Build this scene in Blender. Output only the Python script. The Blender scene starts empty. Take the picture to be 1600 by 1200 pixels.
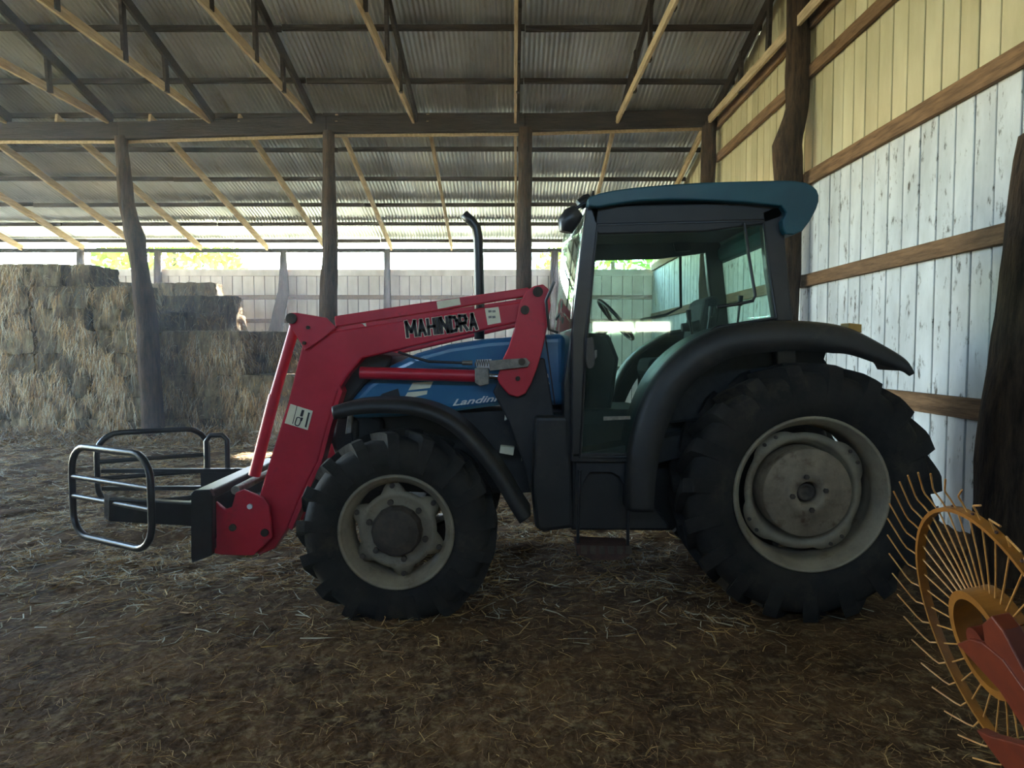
import bpy, bmesh, math, random
from mathutils import Vector, Matrix, noise
random.seed(7)
R = math.radians
sc = bpy.context.scene
col = sc.collection

# ------------------------------------------------------------------ camera, sky, sun, exposure
F, CAM_H, PITCH = 1120.0, 1.72, R(2.81)
cam_d = bpy.data.cameras.new('camera'); cam = bpy.data.objects.new('camera', cam_d); col.objects.link(cam)
cam_d.sensor_width = 36; cam_d.lens = F / 1600 * 36; cam_d.clip_end = 500
cam.location = (0, 0, CAM_H); cam.rotation_euler = (R(90) - PITCH, 0, 0)
sc.camera = cam
vs = sc.view_settings
vs.view_transform = 'Standard'; vs.look = 'None'; vs.gamma = 1; vs.use_curve_mapping = False
vs.exposure = 1.62
w = bpy.data.worlds.new('sky'); sc.world = w; w.use_nodes = True
wn = w.node_tree; bg = wn.nodes['Background']
sky = wn.nodes.new('ShaderNodeTexSky'); sky.sky_type = 'NISHITA'; sky.sun_disc = False
sky.sun_elevation = R(28); sky.sun_rotation = R(-25); sky.air_density = 1.0; sky.air_density = 1.2; sky.dust_density = 0.3; sky.ozone_density = 2.5
wn.links.new(sky.outputs[0], bg.inputs[0]); bg.inputs[1].default_value = 1.5
sun_d = bpy.data.lights.new('sun', 'SUN'); sun = bpy.data.objects.new('sun', sun_d); col.objects.link(sun)
sun_d.energy = 45; sun_d.angle = R(1.0); sun_d.color = (1, .93, .8)
sun.rotation_euler = (R(-62), 0, R(-12))          # from beyond the back wall, high
def portal(name, loc, rot, sx, sy):
    l = bpy.data.lights.new(name, 'AREA'); l.shape = 'RECTANGLE'; l.size = sx; l.size_y = sy
    l.cycles.is_portal = True
    o = bpy.data.objects.new(name, l); col.objects.link(o); o.location = loc; o.rotation_euler = rot
ROOF_S = 0.245
def roofz(y): return 5.98 - ROOF_S * (y - 13)
RIDGE_Y = 2.5
XR, XL, YB, YF_ = 3.70, -15.0, 19.0, -7.0        # right wall, left wall, back wall, front wall
OPEN_Y0, OPEN_Y1 = 6.2, 12.4                      # the open bay in the left wall
portal('left_bay_portal', (XL + .02, (OPEN_Y0 + OPEN_Y1) / 2, 2.8), (0, R(-90), 0), 5.6, OPEN_Y1 - OPEN_Y0)
portal('back_gap_portal', (-5.6, YB, 4.07), (R(-90), 0, 0), 19, .5)
portal('front_gap_portal', (-5.6, YF_, 5.85), (R(90), 0, 0), 19, .6)

# ------------------------------------------------------------------ pixel <-> metre helper (1600x1200 frame)
def at(u, v, Y):
    a, b = (u - 800) / F, (600 - v) / F
    dy = math.cos(PITCH) + b * math.sin(PITCH); dz = -math.sin(PITCH) + b * math.cos(PITCH)
    t = Y / dy
    return Vector((a * t, Y, CAM_H + dz * t))
def xz(pts, Y): return [(p.x, p.z) for p in (at(u, v, Y) for u, v in pts)]

# ------------------------------------------------------------------ materials
def srgb(r, g, b):
    f = lambda c: (c / 255 / 12.92) if c <= 10 else ((c / 255 + .055) / 1.055) ** 2.4
    return (f(r), f(g), f(b), 1)
def mat(name, c1, c2=None, rough=.6, metal=0, scale=6, detail=6, lo=.35, hi=.65, stretch=(1, 1, 1), bump=0, bump_scale=None, rnd=0, c3=None, c3_scale=20, c3_lo=.6, c3_hi=.7, coat=0, spec=.5):
    m = bpy.data.materials.new(name); m.use_nodes = True
    nt = m.node_tree; N = nt.nodes; L = nt.links; b = N['Principled BSDF']
    b.inputs['Roughness'].default_value = rough; b.inputs['Metallic'].default_value = metal
    b.inputs['Specular IOR Level'].default_value = spec; b.inputs['Coat Weight'].default_value = coat
    tc = N.new('ShaderNodeTexCoord'); mp = N.new('ShaderNodeMapping'); mp.inputs['Scale'].default_value = stretch
    L.new(tc.outputs['Object'], mp.inputs[0]); vec = mp.outputs[0]
    if rnd:
        oi = N.new('ShaderNodeObjectInfo'); ad = N.new('ShaderNodeVectorMath'); ad.operation = 'MULTIPLY_ADD'
        L.new(oi.outputs['Random'], ad.inputs[0]); ad.inputs[1].default_value = (37, 19, 53); L.new(vec, ad.inputs[2]); vec = ad.outputs[0]
    out = None
    if c2 is None: b.inputs['Base Color'].default_value = c1
    else:
        nz = N.new('ShaderNodeTexNoise'); nz.inputs['Scale'].default_value = scale; nz.inputs['Detail'].default_value = detail; nz.inputs['Roughness'].default_value = .65
        L.new(vec, nz.inputs['Vector'])
        cr = N.new('ShaderNodeValToRGB'); cr.color_ramp.elements[0].position = lo; cr.color_ramp.elements[1].position = hi
        cr.color_ramp.elements[0].color = c1; cr.color_ramp.elements[1].color = c2
        L.new(nz.outputs['Fac'], cr.inputs[0]); out = cr.outputs[0]
        if c3:
            n3 = N.new('ShaderNodeTexNoise'); n3.inputs['Scale'].default_value = c3_scale; n3.inputs['Detail'].default_value = 8; n3.inputs['Roughness'].default_value = .7
            L.new(vec, n3.inputs['Vector'])
            r3 = N.new('ShaderNodeValToRGB'); r3.color_ramp.elements[0].position = c3_lo; r3.color_ramp.elements[1].position = c3_hi
            L.new(n3.outputs['Fac'], r3.inputs[0])
            mx = N.new('ShaderNodeMix'); mx.data_type = 'RGBA'; L.new(r3.outputs[0], mx.inputs[0]); L.new(out, mx.inputs[6]); mx.inputs[7].default_value = c3; out = mx.outputs[2]
        if rnd:
            hs = N.new('ShaderNodeHueSaturation'); mr = N.new('ShaderNodeMapRange'); mr.inputs[3].default_value = 1 - rnd; mr.inputs[4].default_value = 1 + rnd
            L.new(oi.outputs['Random'], mr.inputs[0]); L.new(mr.outputs[0], hs.inputs['Value']); L.new(out, hs.inputs['Color']); out = hs.outputs[0]
        L.new(out, b.inputs['Base Color'])
        if bump:
            bn = N.new('ShaderNodeTexNoise'); bn.inputs['Scale'].default_value = bump_scale or scale * 3; bn.inputs['Detail'].default_value = 8
            L.new(vec, bn.inputs['Vector'])
            bp = N.new('ShaderNodeBump'); bp.inputs['Strength'].default_value = bump; bp.inputs['Distance'].default_value = .02
            L.new(bn.outputs['Fac'], bp.inputs['Height']); L.new(bp.outputs[0], b.inputs['Normal'])
    return m
def glass_mat(name, tint, refl=.12):
    m = bpy.data.materials.new(name); m.use_nodes = True; nt = m.node_tree; N = nt.nodes; L = nt.links
    for n in list(N):
        if n.type == 'BSDF_PRINCIPLED': N.remove(n)
    tr = N.new('ShaderNodeBsdfTransparent'); tr.inputs[0].default_value = tint
    gl = N.new('ShaderNodeBsdfGlossy'); gl.inputs['Roughness'].default_value = .03; gl.inputs[0].default_value = (.9, 1, .95, 1)
    df = N.new('ShaderNodeBsdfDiffuse'); df.inputs[0].default_value = (.35, .42, .36, 1)      # dust film
    fr = N.new('ShaderNodeFresnel'); ge = N.new('ShaderNodeNewGeometry'); io = N.new('ShaderNodeMath'); io.operation = 'MULTIPLY_ADD'; io.inputs[1].default_value = -.8333; io.inputs[2].default_value = 1.5; L.new(ge.outputs['Backfacing'], io.inputs[0]); L.new(io.outputs[0], fr.inputs[0])
    ma = N.new('ShaderNodeMath'); ma.operation = 'MULTIPLY_ADD'; L.new(fr.outputs[0], ma.inputs[0]); ma.inputs[1].default_value = .6; ma.inputs[2].default_value = refl * .15
    m1 = N.new('ShaderNodeMixShader'); L.new(ma.outputs[0], m1.inputs[0]); L.new(tr.outputs[0], m1.inputs[1]); L.new(gl.outputs[0], m1.inputs[2])
    nz = N.new('ShaderNodeTexNoise'); nz.inputs['Scale'].default_value = 5; nz.inputs['Detail'].default_value = 6
    tc = N.new('ShaderNodeTexCoord'); L.new(tc.outputs['Object'], nz.inputs['Vector'])
    mr = N.new('ShaderNodeMapRange'); mr.inputs[1].default_value = .3; mr.inputs[2].default_value = .8; mr.inputs[3].default_value = .0; mr.inputs[4].default_value = .05
    L.new(nz.outputs['Fac'], mr.inputs[0])
    m2 = N.new('ShaderNodeMixShader'); L.new(mr.outputs[0], m2.inputs[0]); L.new(m1.outputs[0], m2.inputs[1]); L.new(df.outputs[0], m2.inputs[2])
    L.new(m2.outputs[0], N['Material Output'].inputs[0])
    return m
M = {}
M['soil'] = mat('soil', srgb(58, 40, 25), srgb(100, 74, 47), .95, scale=2.2, detail=10, bump=1, bump_scale=16, c3=srgb(132, 112, 80), c3_scale=13, c3_lo=.5, c3_hi=.72, spec=.1)
M['straw_gold'] = mat('straw_gold', srgb(150, 116, 66), srgb(182, 150, 96), .8, scale=3, spec=.2)
M['straw_dark'] = mat('straw_dark', srgb(84, 58, 34), srgb(112, 80, 48), .9, scale=3, spec=.1)
M['straw_brown'] = mat('straw_brown', srgb(112, 82, 52), srgb(150, 116, 76), .85, scale=3, spec=.2)
M['straw_grey'] = mat('straw_grey', srgb(150, 142, 120), srgb(190, 184, 160), .85, scale=3, spec=.2)
M['hay'] = mat('hay', srgb(48, 41, 30), srgb(118, 102, 74), .95, scale=5, detail=10, stretch=(2.6, 2.6, .55), bump=1, bump_scale=34, rnd=.30, c3=srgb(104, 100, 80), c3_scale=3, c3_lo=.5, c3_hi=.7, spec=.1)
M['white_board'] = mat('white_board', srgb(178, 183, 186), srgb(210, 214, 217), .7, scale=2.5, stretch=(1, 1, .4), c3=srgb(70, 66, 58), c3_scale=11, c3_lo=.57, c3_hi=.66, rnd=.05)
M['cream_board'] = mat('cream_board', srgb(170, 160, 124), srgb(198, 190, 156), .75, scale=1.2, stretch=(1, 1, .4), c3=srgb(110, 98, 66), c3_scale=6, c3_lo=.66, c3_hi=.76, rnd=.05)
M['grey_board'] = mat('grey_board', srgb(190, 180, 168), srgb(216, 207, 196), .85, scale=3, stretch=(1, 1, .3), rnd=.10)
M['wood'] = mat('wood', srgb(92, 70, 50), srgb(134, 104, 76), .85, scale=4, stretch=(6, .6, 6), bump=.5, rnd=.12, c3=srgb(60, 40, 26), c3_scale=7, c3_lo=.6, c3_hi=.72, spec=.2)
M['pale_wood'] = mat('pale_wood', srgb(160, 138, 108), srgb(198, 176, 142), .85, scale=4, stretch=(6, .6, 6), bump=.4, rnd=.1, c3=srgb(110, 88, 64), c3_scale=6, c3_lo=.6, c3_hi=.72, spec=.2)
M['dark_wood'] = mat('dark_wood', srgb(34, 29, 27), srgb(58, 49, 43), .9, scale=4, stretch=(.6, 6, 6), bump=.5, rnd=.1, spec=.2)
M['bark'] = mat('bark', srgb(38, 30, 25), srgb(78, 62, 48), .95, scale=5, stretch=(4, 4, .7), bump=1, bump_scale=14, spec=.15)
M['tin'] = mat('tin', srgb(176, 182, 186), srgb(212, 217, 220), .34, metal=.8, scale=1.2, stretch=(1, .35, 1), rnd=.22, c3=srgb(140, 128, 108), c3_scale=1.6, c3_lo=.58, c3_hi=.75)
M['rubber'] = mat('rubber', srgb(30, 28, 27), srgb(46, 42, 38), .82, scale=5, bump=.15, bump_scale=30, c3=srgb(80, 70, 56), c3_scale=3, c3_lo=.55, c3_hi=.8, spec=.25)
M['rim_cream'] = mat('rim_cream', srgb(120, 108, 90), srgb(146, 134, 112), .55, scale=6, c3=srgb(104, 84, 60), c3_scale=8, c3_lo=.56, c3_hi=.72)
M['rim_dusty'] = mat('rim_dusty', srgb(114, 98, 80), srgb(142, 128, 106), .7, scale=7, c3=srgb(96, 72, 50), c3_scale=9, c3_lo=.52, c3_hi=.66)
M['hub_dark'] = mat('hub_dark', srgb(52, 44, 38), srgb(84, 72, 60), .8, scale=9, bump=.3)
M['black'] = mat('black', srgb(24, 24, 27), srgb(36, 35, 37), .34, scale=8)
M['black_plastic'] = mat('black_plastic', srgb(25, 24, 24), srgb(37, 34, 33), .5, scale=5, c3=srgb(66, 58, 50), c3_scale=3, c3_lo=.6, c3_hi=.8)
M['frame_dark'] = mat('frame_dark', srgb(25, 25, 29), srgb(42, 40, 42), .6, scale=6, c3=srgb(74, 64, 56), c3_scale=4, c3_lo=.6, c3_hi=.75)
M['blue'] = mat('blue', srgb(34, 98, 142), srgb(48, 114, 156), .32, scale=3, c3=srgb(88, 110, 122), c3_scale=5, c3_lo=.62, c3_hi=.8, coat=.3)
M['teal'] = mat('teal', srgb(14, 66, 78), srgb(20, 80, 90), .4, scale=3, c3=srgb(60, 84, 84), c3_scale=4, c3_lo=.6, c3_hi=.8)
M['red'] = mat('red', srgb(178, 22, 44), srgb(198, 36, 58), .42, scale=3, c3=srgb(140, 40, 48), c3_scale=6, c3_lo=.58, c3_hi=.75, coat=.15)
M['chrome'] = mat('chrome', srgb(210, 210, 210), None, .15, metal=1)
M['steel'] = mat('steel', srgb(110, 104, 96), srgb(150, 142, 132), .5, metal=.6, scale=20)
M['rust'] = mat('rust', srgb(58, 38, 32), srgb(82, 54, 46), .8, scale=14)
M['orange'] = mat('orange', srgb(118, 70, 14), srgb(140, 86, 22), .5, scale=12, c3=srgb(120, 76, 30), c3_scale=14, c3_lo=.56, c3_hi=.68)
M['tine'] = mat('tine', srgb(166, 108, 46), srgb(190, 138, 78), .4, scale=20)
M['red_orange'] = mat('red_orange', srgb(84, 25, 5), srgb(104, 36, 8), .5, scale=8, c3=srgb(74, 30, 12), c3_scale=6, c3_lo=.6, c3_hi=.75)
M['sticker'] = mat('sticker', srgb(226, 218, 190), srgb(238, 232, 208), .6, scale=10)
M['ink'] = mat('ink', srgb(36, 26, 26), srgb(46, 34, 34), .6, scale=30)
M['letter_white'] = mat('letter_white', srgb(224, 226, 224), srgb(238, 238, 236), .5, scale=10)
M['amber'] = mat('amber', srgb(150, 110, 40), srgb(170, 130, 56), .3, scale=10)
M['interior'] = mat('interior', srgb(30, 31, 32), srgb(48, 48, 48), .7, scale=8)
M['seat_cloth'] = mat('seat_cloth', srgb(34, 38, 40), srgb(56, 58, 58), .9, scale=20)
M['glass'] = glass_mat('glass', (.84, .95, .91, 1))
M['glass_front'] = glass_mat('glass_front', (.88, .96, .94, 1), .3)
M['lens'] = mat('lens', srgb(200, 205, 205), None, .1, metal=.3)
M['grass'] = mat('grass', srgb(168, 166, 122), srgb(200, 196, 156), .9, scale=.6, spec=.1)
M['leaf'] = mat('leaf', srgb(90, 130, 30), srgb(150, 180, 60), .7, scale=.8, spec=.2)
M['concrete'] = mat('concrete', srgb(120, 110, 98), srgb(140, 130, 116), .9, scale=3)

# ------------------------------------------------------------------ mesh builder
class MB:
    def __init__(s): s.v = []; s.f = []; s.sm = []; s.mi = []
    def add(s, vs, fs, smooth=False, mi=0):
        o = len(s.v); s.v += [tuple(v) for v in vs]
        for f in fs: s.f.append([i + o for i in f]); s.sm.append(smooth); s.mi.append(mi)
        return s
    def box(s, c, size, rot=None, mi=0):
        hx, hy, hz = size[0] / 2, size[1] / 2, size[2] / 2; c = Vector(c)
        vs = [Vector((x, y, z)) for z in (-hz, hz) for x, y in ((-hx, -hy), (hx, -hy), (hx, hy), (-hx, hy))]
        if rot is not None: vs = [rot @ v for v in vs]
        return s.add([v + c for v in vs], [(3, 2, 1, 0), (4, 5, 6, 7), (0, 1, 5, 4), (1, 2, 6, 5), (2, 3, 7, 6), (3, 0, 4, 7)], mi=mi)
    def bar(s, a, b, wd, ht, up=(0, 0, 1), mi=0):
        a, b = Vector(a), Vector(b); d = b - a; L = d.length; d.normalize(); up = Vector(up)
        sd = d.cross(up); sd.normalize(); u2 = sd.cross(d)
        rot = Matrix((d, sd, u2)).transposed()
        return s.box((a + b) / 2, (L, wd, ht), rot, mi)
    def prism(s, poly, y0, y1, mi=0):                  # polygon in XZ, thick along Y
        n = len(poly); a = sum(poly[i][0] * poly[(i + 1) % n][1] - poly[(i + 1) % n][0] * poly[i][1] for i in range(n))
        if a < 0: poly = poly[::-1]
        vs = [(x, y0, z) for x, z in poly] + [(x, y1, z) for x, z in poly]
        fs = [list(range(n)), list(range(2 * n - 1, n - 1, -1))] + [(i, i + n, (i + 1) % n + n, (i + 1) % n) for i in range(n)]
        return s.add(vs, fs, mi=mi)
    def tube(s, pts, r, n=10, closed=False, cap=True, mi=0):
        pts = [Vector(p) for p in pts]; k = len(pts); rs = r if isinstance(r, (list, tuple)) else [r] * k
        vs = []; ref = None
        for i, p in enumerate(pts):
            if closed: t = pts[(i + 1) % k] - pts[i - 1]
            else: t = pts[min(i + 1, k - 1)] - pts[max(i - 1, 0)]
            t.normalize()
            if ref is None:
                ref = Vector((0, 0, 1)) if abs(t.z) < .9 else Vector((1, 0, 0))
            ref = ref - t * ref.dot(t); ref.normalize(); q = t.cross(ref)
            for j in range(n):
                a = 2 * math.pi * j / n; vs.append(p + (ref * math.cos(a) + q * math.sin(a)) * rs[i])
        fs = []
        for i in range(k if closed else k - 1):
            i2 = (i + 1) % k
            for j in range(n):
                j2 = (j + 1) % n; fs.append((i * n + j, i * n + j2, i2 * n + j2, i2 * n + j))
        s.add(vs, fs, True, mi)
        if cap and not closed:
            s.add(vs[:n], [list(range(n - 1, -1, -1))], mi=mi); s.add(vs[-n:], [list(range(n))], mi=mi)
        return s
    def lathe(s, prof, c, n=48, mi=0, smooth=True, a0=0, a1=2 * math.pi):       # prof: (radius, y) about an axis along Y
        c = Vector(c); full = abs(a1 - a0 - 2 * math.pi) < 1e-4; m = n if full else n + 1; k = len(prof)
        vs = [c + Vector((r * math.cos(a0 + (a1 - a0) * i / n), y, r * math.sin(a0 + (a1 - a0) * i / n))) for i in range(m) for r, y in prof]
        fs = []
        for i in range(n):
            i2 = (i + 1) % m
            for j in range(k - 1): fs.append((i * k + j, i * k + j + 1, i2 * k + j + 1, i2 * k + j))
        return s.add(vs, fs, smooth, mi)
    def disc(s, c, r, y0, y1, n=24, mi=0): 
        return s.prism([(c[0] + r * math.cos(2 * math.pi * i / n), c[1] + r * math.sin(2 * math.pi * i / n)) for i in range(n)], y0, y1, mi)
    def sweep(s, path, sect, closed_sect=False, smooth=True, mi=0):   # path: list of (P, normal-out) in XZ ; sect: (out, y)
        vs = []; k = len(sect)
        for (px, pz), (nx, nz) in path:
            for o, y in sect: vs.append((px + nx * o, y, pz + nz * o))
        fs = []
        for i in range(len(path) - 1):
            for j in range(k if closed_sect else k - 1):
                j2 = (j + 1) % k; fs.append((i * k + j, i * k + j2, (i + 1) * k + j2, (i + 1) * k + j))
        return s.add(vs, fs, smooth, mi)
    def build(s, name, material, parent=None, bevel=0, solid=0, loc=None, segs=2):
        me = bpy.data.meshes.new(name)
        off = Vector(loc) if loc is not None else (parent_loc(parent) if parent else Vector())
        me.from_pydata([tuple(Vector(v) - off) for v in s.v], [], s.f)
        me.polygons.foreach_set('use_smooth', s.sm); me.polygons.foreach_set('material_index', s.mi)
        for m_ in (material if isinstance(material, list) else [material]): me.materials.append(M[m_])
        me.validate()
        bm = bmesh.new(); bm.from_mesh(me); bmesh.ops.recalc_face_normals(bm, faces=bm.faces); bm.to_mesh(me); bm.free()
        o = bpy.data.objects.new(name, me); col.objects.link(o)
        if parent: o.parent = parent
        if loc is not None: o.location = Vector(loc) - (parent_loc(parent) if parent else Vector())
        if solid:
            md = o.modifiers.new('solid', 'SOLIDIFY'); md.thickness = solid; md.offset = 0
        if bevel:
            md = o.modifiers.new('bevel', 'BEVEL'); md.width = bevel; md.segments = segs; md.limit_method = 'ANGLE'; md.angle_limit = R(40)
            md.harden_normals = False
        return o
def parent_loc(o):
    v = Vector()
    while o: v += o.location; o = o.parent
    return v
def tag(o, label=None, cat=None, group=None, kind=None):
    if label: o['label'] = label
    if cat: o['category'] = cat
    if group: o['group'] = group
    if kind: o['kind'] = kind
    return o
def empty(name, loc, label=None, cat=None, group=None, kind=None):
    o = bpy.data.objects.new(name, None); col.objects.link(o); o.location = loc; o.empty_display_size = .1
    return tag(o, label, cat, group, kind)
def copy_tree(o, parent=None):
    c = o.copy(); col.objects.link(c)
    if parent: c.parent = parent
    for ch in list(o.children): copy_tree(ch, c)
    return c

# ------------------------------------------------------------------ floor
def fz(x, y):                                       # height of the trodden hay floor
    h = .045 * noise.noise(Vector((x * .9, y * .9, 0))) + .03 * noise.noise(Vector((x * 2.6, y * 2.6, 4)))
    h += .022 * noise.noise(Vector((x * 6.5, y * 6.5, 9)))
    if y > 4.8: h += min(1, (y - 4.8)) * (.045 * noise.noise(Vector((x * 3.4, y * 3.4, 14))) + .03 * noise.noise(Vector((x * 8.5, y * 8.5, 17))))
    far = min(1, max(0, (y - 4.6) / 1.5)); h *= .45 + .55 * far
    if x > 2.9 and y > 3.4: h += .22 * min(1, (x - 2.9) / .6) * min(1, (y - 3.4) / 1.2) * max(0, 1 - abs(y - 5.9) / 3)   # litter heaped at the wall
    return h
def axis(segs):
    out = []
    for a, b, st in segs:
        k = max(1, round((b - a) / st)); out += [a + (b - a) * i / k for i in range(k)]
    return out + [segs[-1][1]]
gx = axis([(-15.2, -8, .4), (-8, 4.0, .075)]); gy = axis([(-7.2, 1.5, .6), (1.5, 10, .075), (10, 14, .11), (14, 19.2, .5)])
b = MB(); nx = len(gx)
b.add([(x, y, fz(x, y)) for y in gy for x in gx], [(j * nx + i, j * nx + i + 1, (j + 1) * nx + i + 1, (j + 1) * nx + i) for j in range(len(gy) - 1) for i in range(nx - 1)], True)
floor = tag(b.build('floor', 'soil'), 'trodden earth barn floor strewn with loose hay', kind='structure')

# ------------------------------------------------------------------ right wall: boards in two tiers and girts
wall_r = MB().box((XR + .09, 6, 3.4), (.03, 26.2, 6.8)).build('wall_right', 'dark_wood')
# the upper edge follows the roof: a backing in two sloping pieces
def wall_backing(name, x0, x1):
    b = MB(); ys = [YF_, RIDGE_Y, YB]; top = [roofz(RIDGE_Y) - .35, roofz(RIDGE_Y) - .02, roofz(YB) - .02]
    top[0] = roofz(RIDGE_Y) - ROOF_S * (RIDGE_Y - YF_)
    vs = []
    for x in (x0, x1):
        for y, t in zip(ys, top): vs += [(x, y, -.1), (x, y, t)]
    fs = []
    for k in (0, 6):
        for i in (0, 2): fs.append((k + i, k + i + 2, k + i + 3, k + i + 1))
    for i in (0, 2): fs += [(i + 1, i + 3, i + 9, i + 7), (i, i + 2, i + 8, i + 6)]
    fs += [(0, 1, 7, 6), (4, 5, 11, 10)]
    b.add(vs, fs); return b
bpy.data.objects.remove(wall_r)
wall_r = tag(wall_backing('wall_right', XR + .05, XR + .08).build('wall_right', 'dark_wood'), 'right hand barn wall of whitewashed vertical boards', kind='structure')
BW = .262; SPLIT = 3.86
def board(parent, x0, y0, y1, z0, z1a, z1b, m):      # chamfered board standing on the wall, face towards -X
    c = .006; t = .022; y0 += .006; y1 -= .006
    vs = []
    for z_a, z_b in ((z0, z0), (z1a, z1b)):
        vs += [(x0 + t + .02, y0 + .001, z_a), (x0 + c, y0 + .003, z_a), (x0, y0 + .003 + c, z_a), (x0, y1 - .003 - c, z_b), (x0 + c, y1 - .003, z_b), (x0 + t + .02, y1 - .001, z_b)]
    fs = [(i, (i + 1) % 6, (i + 1) % 6 + 6, i + 6) for i in range(6)] + [(5, 4, 3, 2, 1, 0), (6, 7, 8, 9, 10, 11)]
    return MB().add(vs, fs).build('board', m, parent)
y = -1.2
while y < YB - .05:
    bw = BW * random.uniform(.93, 1.07); y1 = min(y + bw, YB)
    dx = random.uniform(-.004, .004)
    board(wall_r, XR + dx, y, y1, .0, SPLIT, SPLIT, 'white_board')
    tz = lambda yy: (roofz(yy) if yy > RIDGE_Y else roofz(RIDGE_Y) - ROOF_S * (RIDGE_Y - yy)) - .03
    if tz(y1) > SPLIT + .3: board(wall_r, XR + .012 + dx, y, y1, SPLIT, tz(y), tz(y1), 'cream_board')
    y = y1
for z, y0, y1, hh in ((1.24, 4.9, 13, .17), (2.56, 1, 18.9, .15), (3.83, 1, 18.9, .17), (5.12, 1, 13, .15), (5.72, 1, 13.2, .17)):
    cuts = [y0] + [c for c in (5.1, 9.06, 13.0) if y0 + .3 < c < y1 - .3] + [y1]
    for a, c in zip(cuts[:-1], cuts[1:]):
        dz = random.uniform(-.02, .02)
        MB().bar((XR - .033, a, z + dz), (XR - .033, c - .01, z + dz * .5), .055, hh).build('girt', 'wood', wall_r, bevel=.006)

# ------------------------------------------------------------------ back wall
bw_b = MB().box(((XL + XR) / 2, YB + .05, 1.9), (XR - XL + .3, .02, 3.7))
wall_b = tag(bw_b.build('wall_back', 'dark_wood'), 'grey boarded back wall below the open eave', kind='structure')
x = XL; k = 0
holes = {}
TOPB = 3.80
while x < XR - .02:
    bw = .28 * random.uniform(.9, 1.1); x1 = min(x + bw, XR); top = TOPB + random.uniform(-.02, .02)
    MB().prism([(x + .009, 0), (x1 - .009, 0), (x1 - .009, top), (x + .009, top)], YB, YB + .025).build('board', 'grey_board', wall_b, bevel=.004, segs=1)
    x = x1
for z in (1.2, 2.45, 3.08):
    for a, c in ((XL, -9.2), (-9.2, -3.3), (-3.3, 1.1), (1.1, XR)):
        MB().bar((a, YB - .03, z + random.uniform(-.02, .02)), (c - .01, YB - .03, z), .05, .11).build('girt', 'wood', wall_b, bevel=.005)
for a, c in ((XL, -6.0), (-6.0, .3), (.3, XR)):
    MB().bar((a, YB - .03, TOPB - .08), (c - .01, YB - .03, TOPB - .08), .05, .17).build('top_rail', 'grey_board', wall_b, bevel=.005)

# ------------------------------------------------------------------ left and front walls (outside the frame, they shape the light)
wl = MB().box((XL - .05, (YF_ + OPEN_Y0) / 2, 3.6), (.06, OPEN_Y0 - YF_, 7.4)).box((XL - .05, (OPEN_Y1 + YB) / 2, 2.5), (.06, YB - OPEN_Y1, 5.2))
tag(wl.build('wall_left', 'grey_board'), 'left barn wall with one open bay, outside the frame', kind='structure')
wf = MB().box(((XL + 1.85) / 2 - .1, YF_, 2.75), (1.85 - XL + .2, .06, 5.7)).box((2.85, YF_, 1.01), (2.0, .06, 2.22)).box((2.85, YF_, 3.965), (2.0, .06, 3.27)).box((2.78, YF_, 2.22), (.06, .06, .4)).box((3.85, YF_, 2.75), (.5, .06, 5.7))   # one slit window
tag(wf.build('wall_front', 'dark_wood'), 'front barn wall behind the camera, open under the eave', kind='structure')

# ------------------------------------------------------------------ roof: corrugated sheets, purlins, rafters
ceiling = tag(MB().bar((XL, RIDGE_Y, roofz(RIDGE_Y) + .03), (XR, RIDGE_Y, roofz(RIDGE_Y) + .03), .4, .03).build('ceiling', 'tin'), 'corrugated tin roof seen from below', kind='structure')
SW, SL, PITCHW = .84, 2.86, .0764
def sheet_mesh():
    n = 11 * 8; b = MB()
    vs = []
    for yy in (0, SL + .16):
        for i in range(n + 1):
            xx = i * (SW + .06) / n; vs.append((xx, yy, .016 * math.cos(2 * math.pi * xx / PITCHW)))
    b.add(vs, [(i, i + 1, n + 2 + i, n + 1 + i) for i in range(n)], True)
    me = bpy.data.meshes.new('corrugated_sheet'); me.from_pydata(b.v, [], b.f); me.polygons.foreach_set('use_smooth', b.sm); me.materials.append(M['tin']); return me
sm = sheet_mesh(); ang = -math.atan(ROOF_S); ca = math.cos(ang)
nrow = 6; y0s = [RIDGE_Y + i * SL * ca for i in range(nrow)]
x = XL - .1
while x < XR + .0:
    for i, y0 in enumerate(y0s):
        o = bpy.data.objects.new('corrugated_sheet', sm); col.objects.link(o); o.parent = ceiling
        o.location = (x, y0, roofz(y0) + .012 + .004 * random.random() - .0 * i); o.rotation_euler = (ang, 0, random.uniform(-.003, .003))
    x += SW
front_slope = MB().add([(XL - .1, RIDGE_Y, roofz(RIDGE_Y) + .01), (XR + .15, RIDGE_Y, roofz(RIDGE_Y) + .01), (XR + .15, YF_ - .4, roofz(RIDGE_Y) - ROOF_S * (RIDGE_Y - YF_ + .4)), (XL - .1, YF_ - .4, roofz(RIDGE_Y) - ROOF_S * (RIDGE_Y - YF_ + .4))], [(0, 1, 2, 3)])
front_slope.build('front_slope', 'tin', ceiling)
RUN = Vector((0, 1, -ROOF_S)).normalized(); UPN = Vector((0, ROOF_S, 1)).normalized()
for yy in (18.75, 17.72, 16.67, 15.45, 14.26, 13.1, 12.1, 10.85, 9.6, 8.3, 7.0, 5.6):
    xs = [XL, -11, -7.2, -3.4, .2, XR]
    for a, c in zip(xs[:-1], xs[1:]):
        zz = roofz(yy) - .05
        MB().bar((a, yy, zz + random.uniform(-.012, .006)), (c - .01, yy + random.uniform(-.03, .03), zz + random.uniform(-.012, .006)), .05, .085).build('purlin', 'dark_wood', ceiling, bevel=.004, segs=1)
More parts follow.
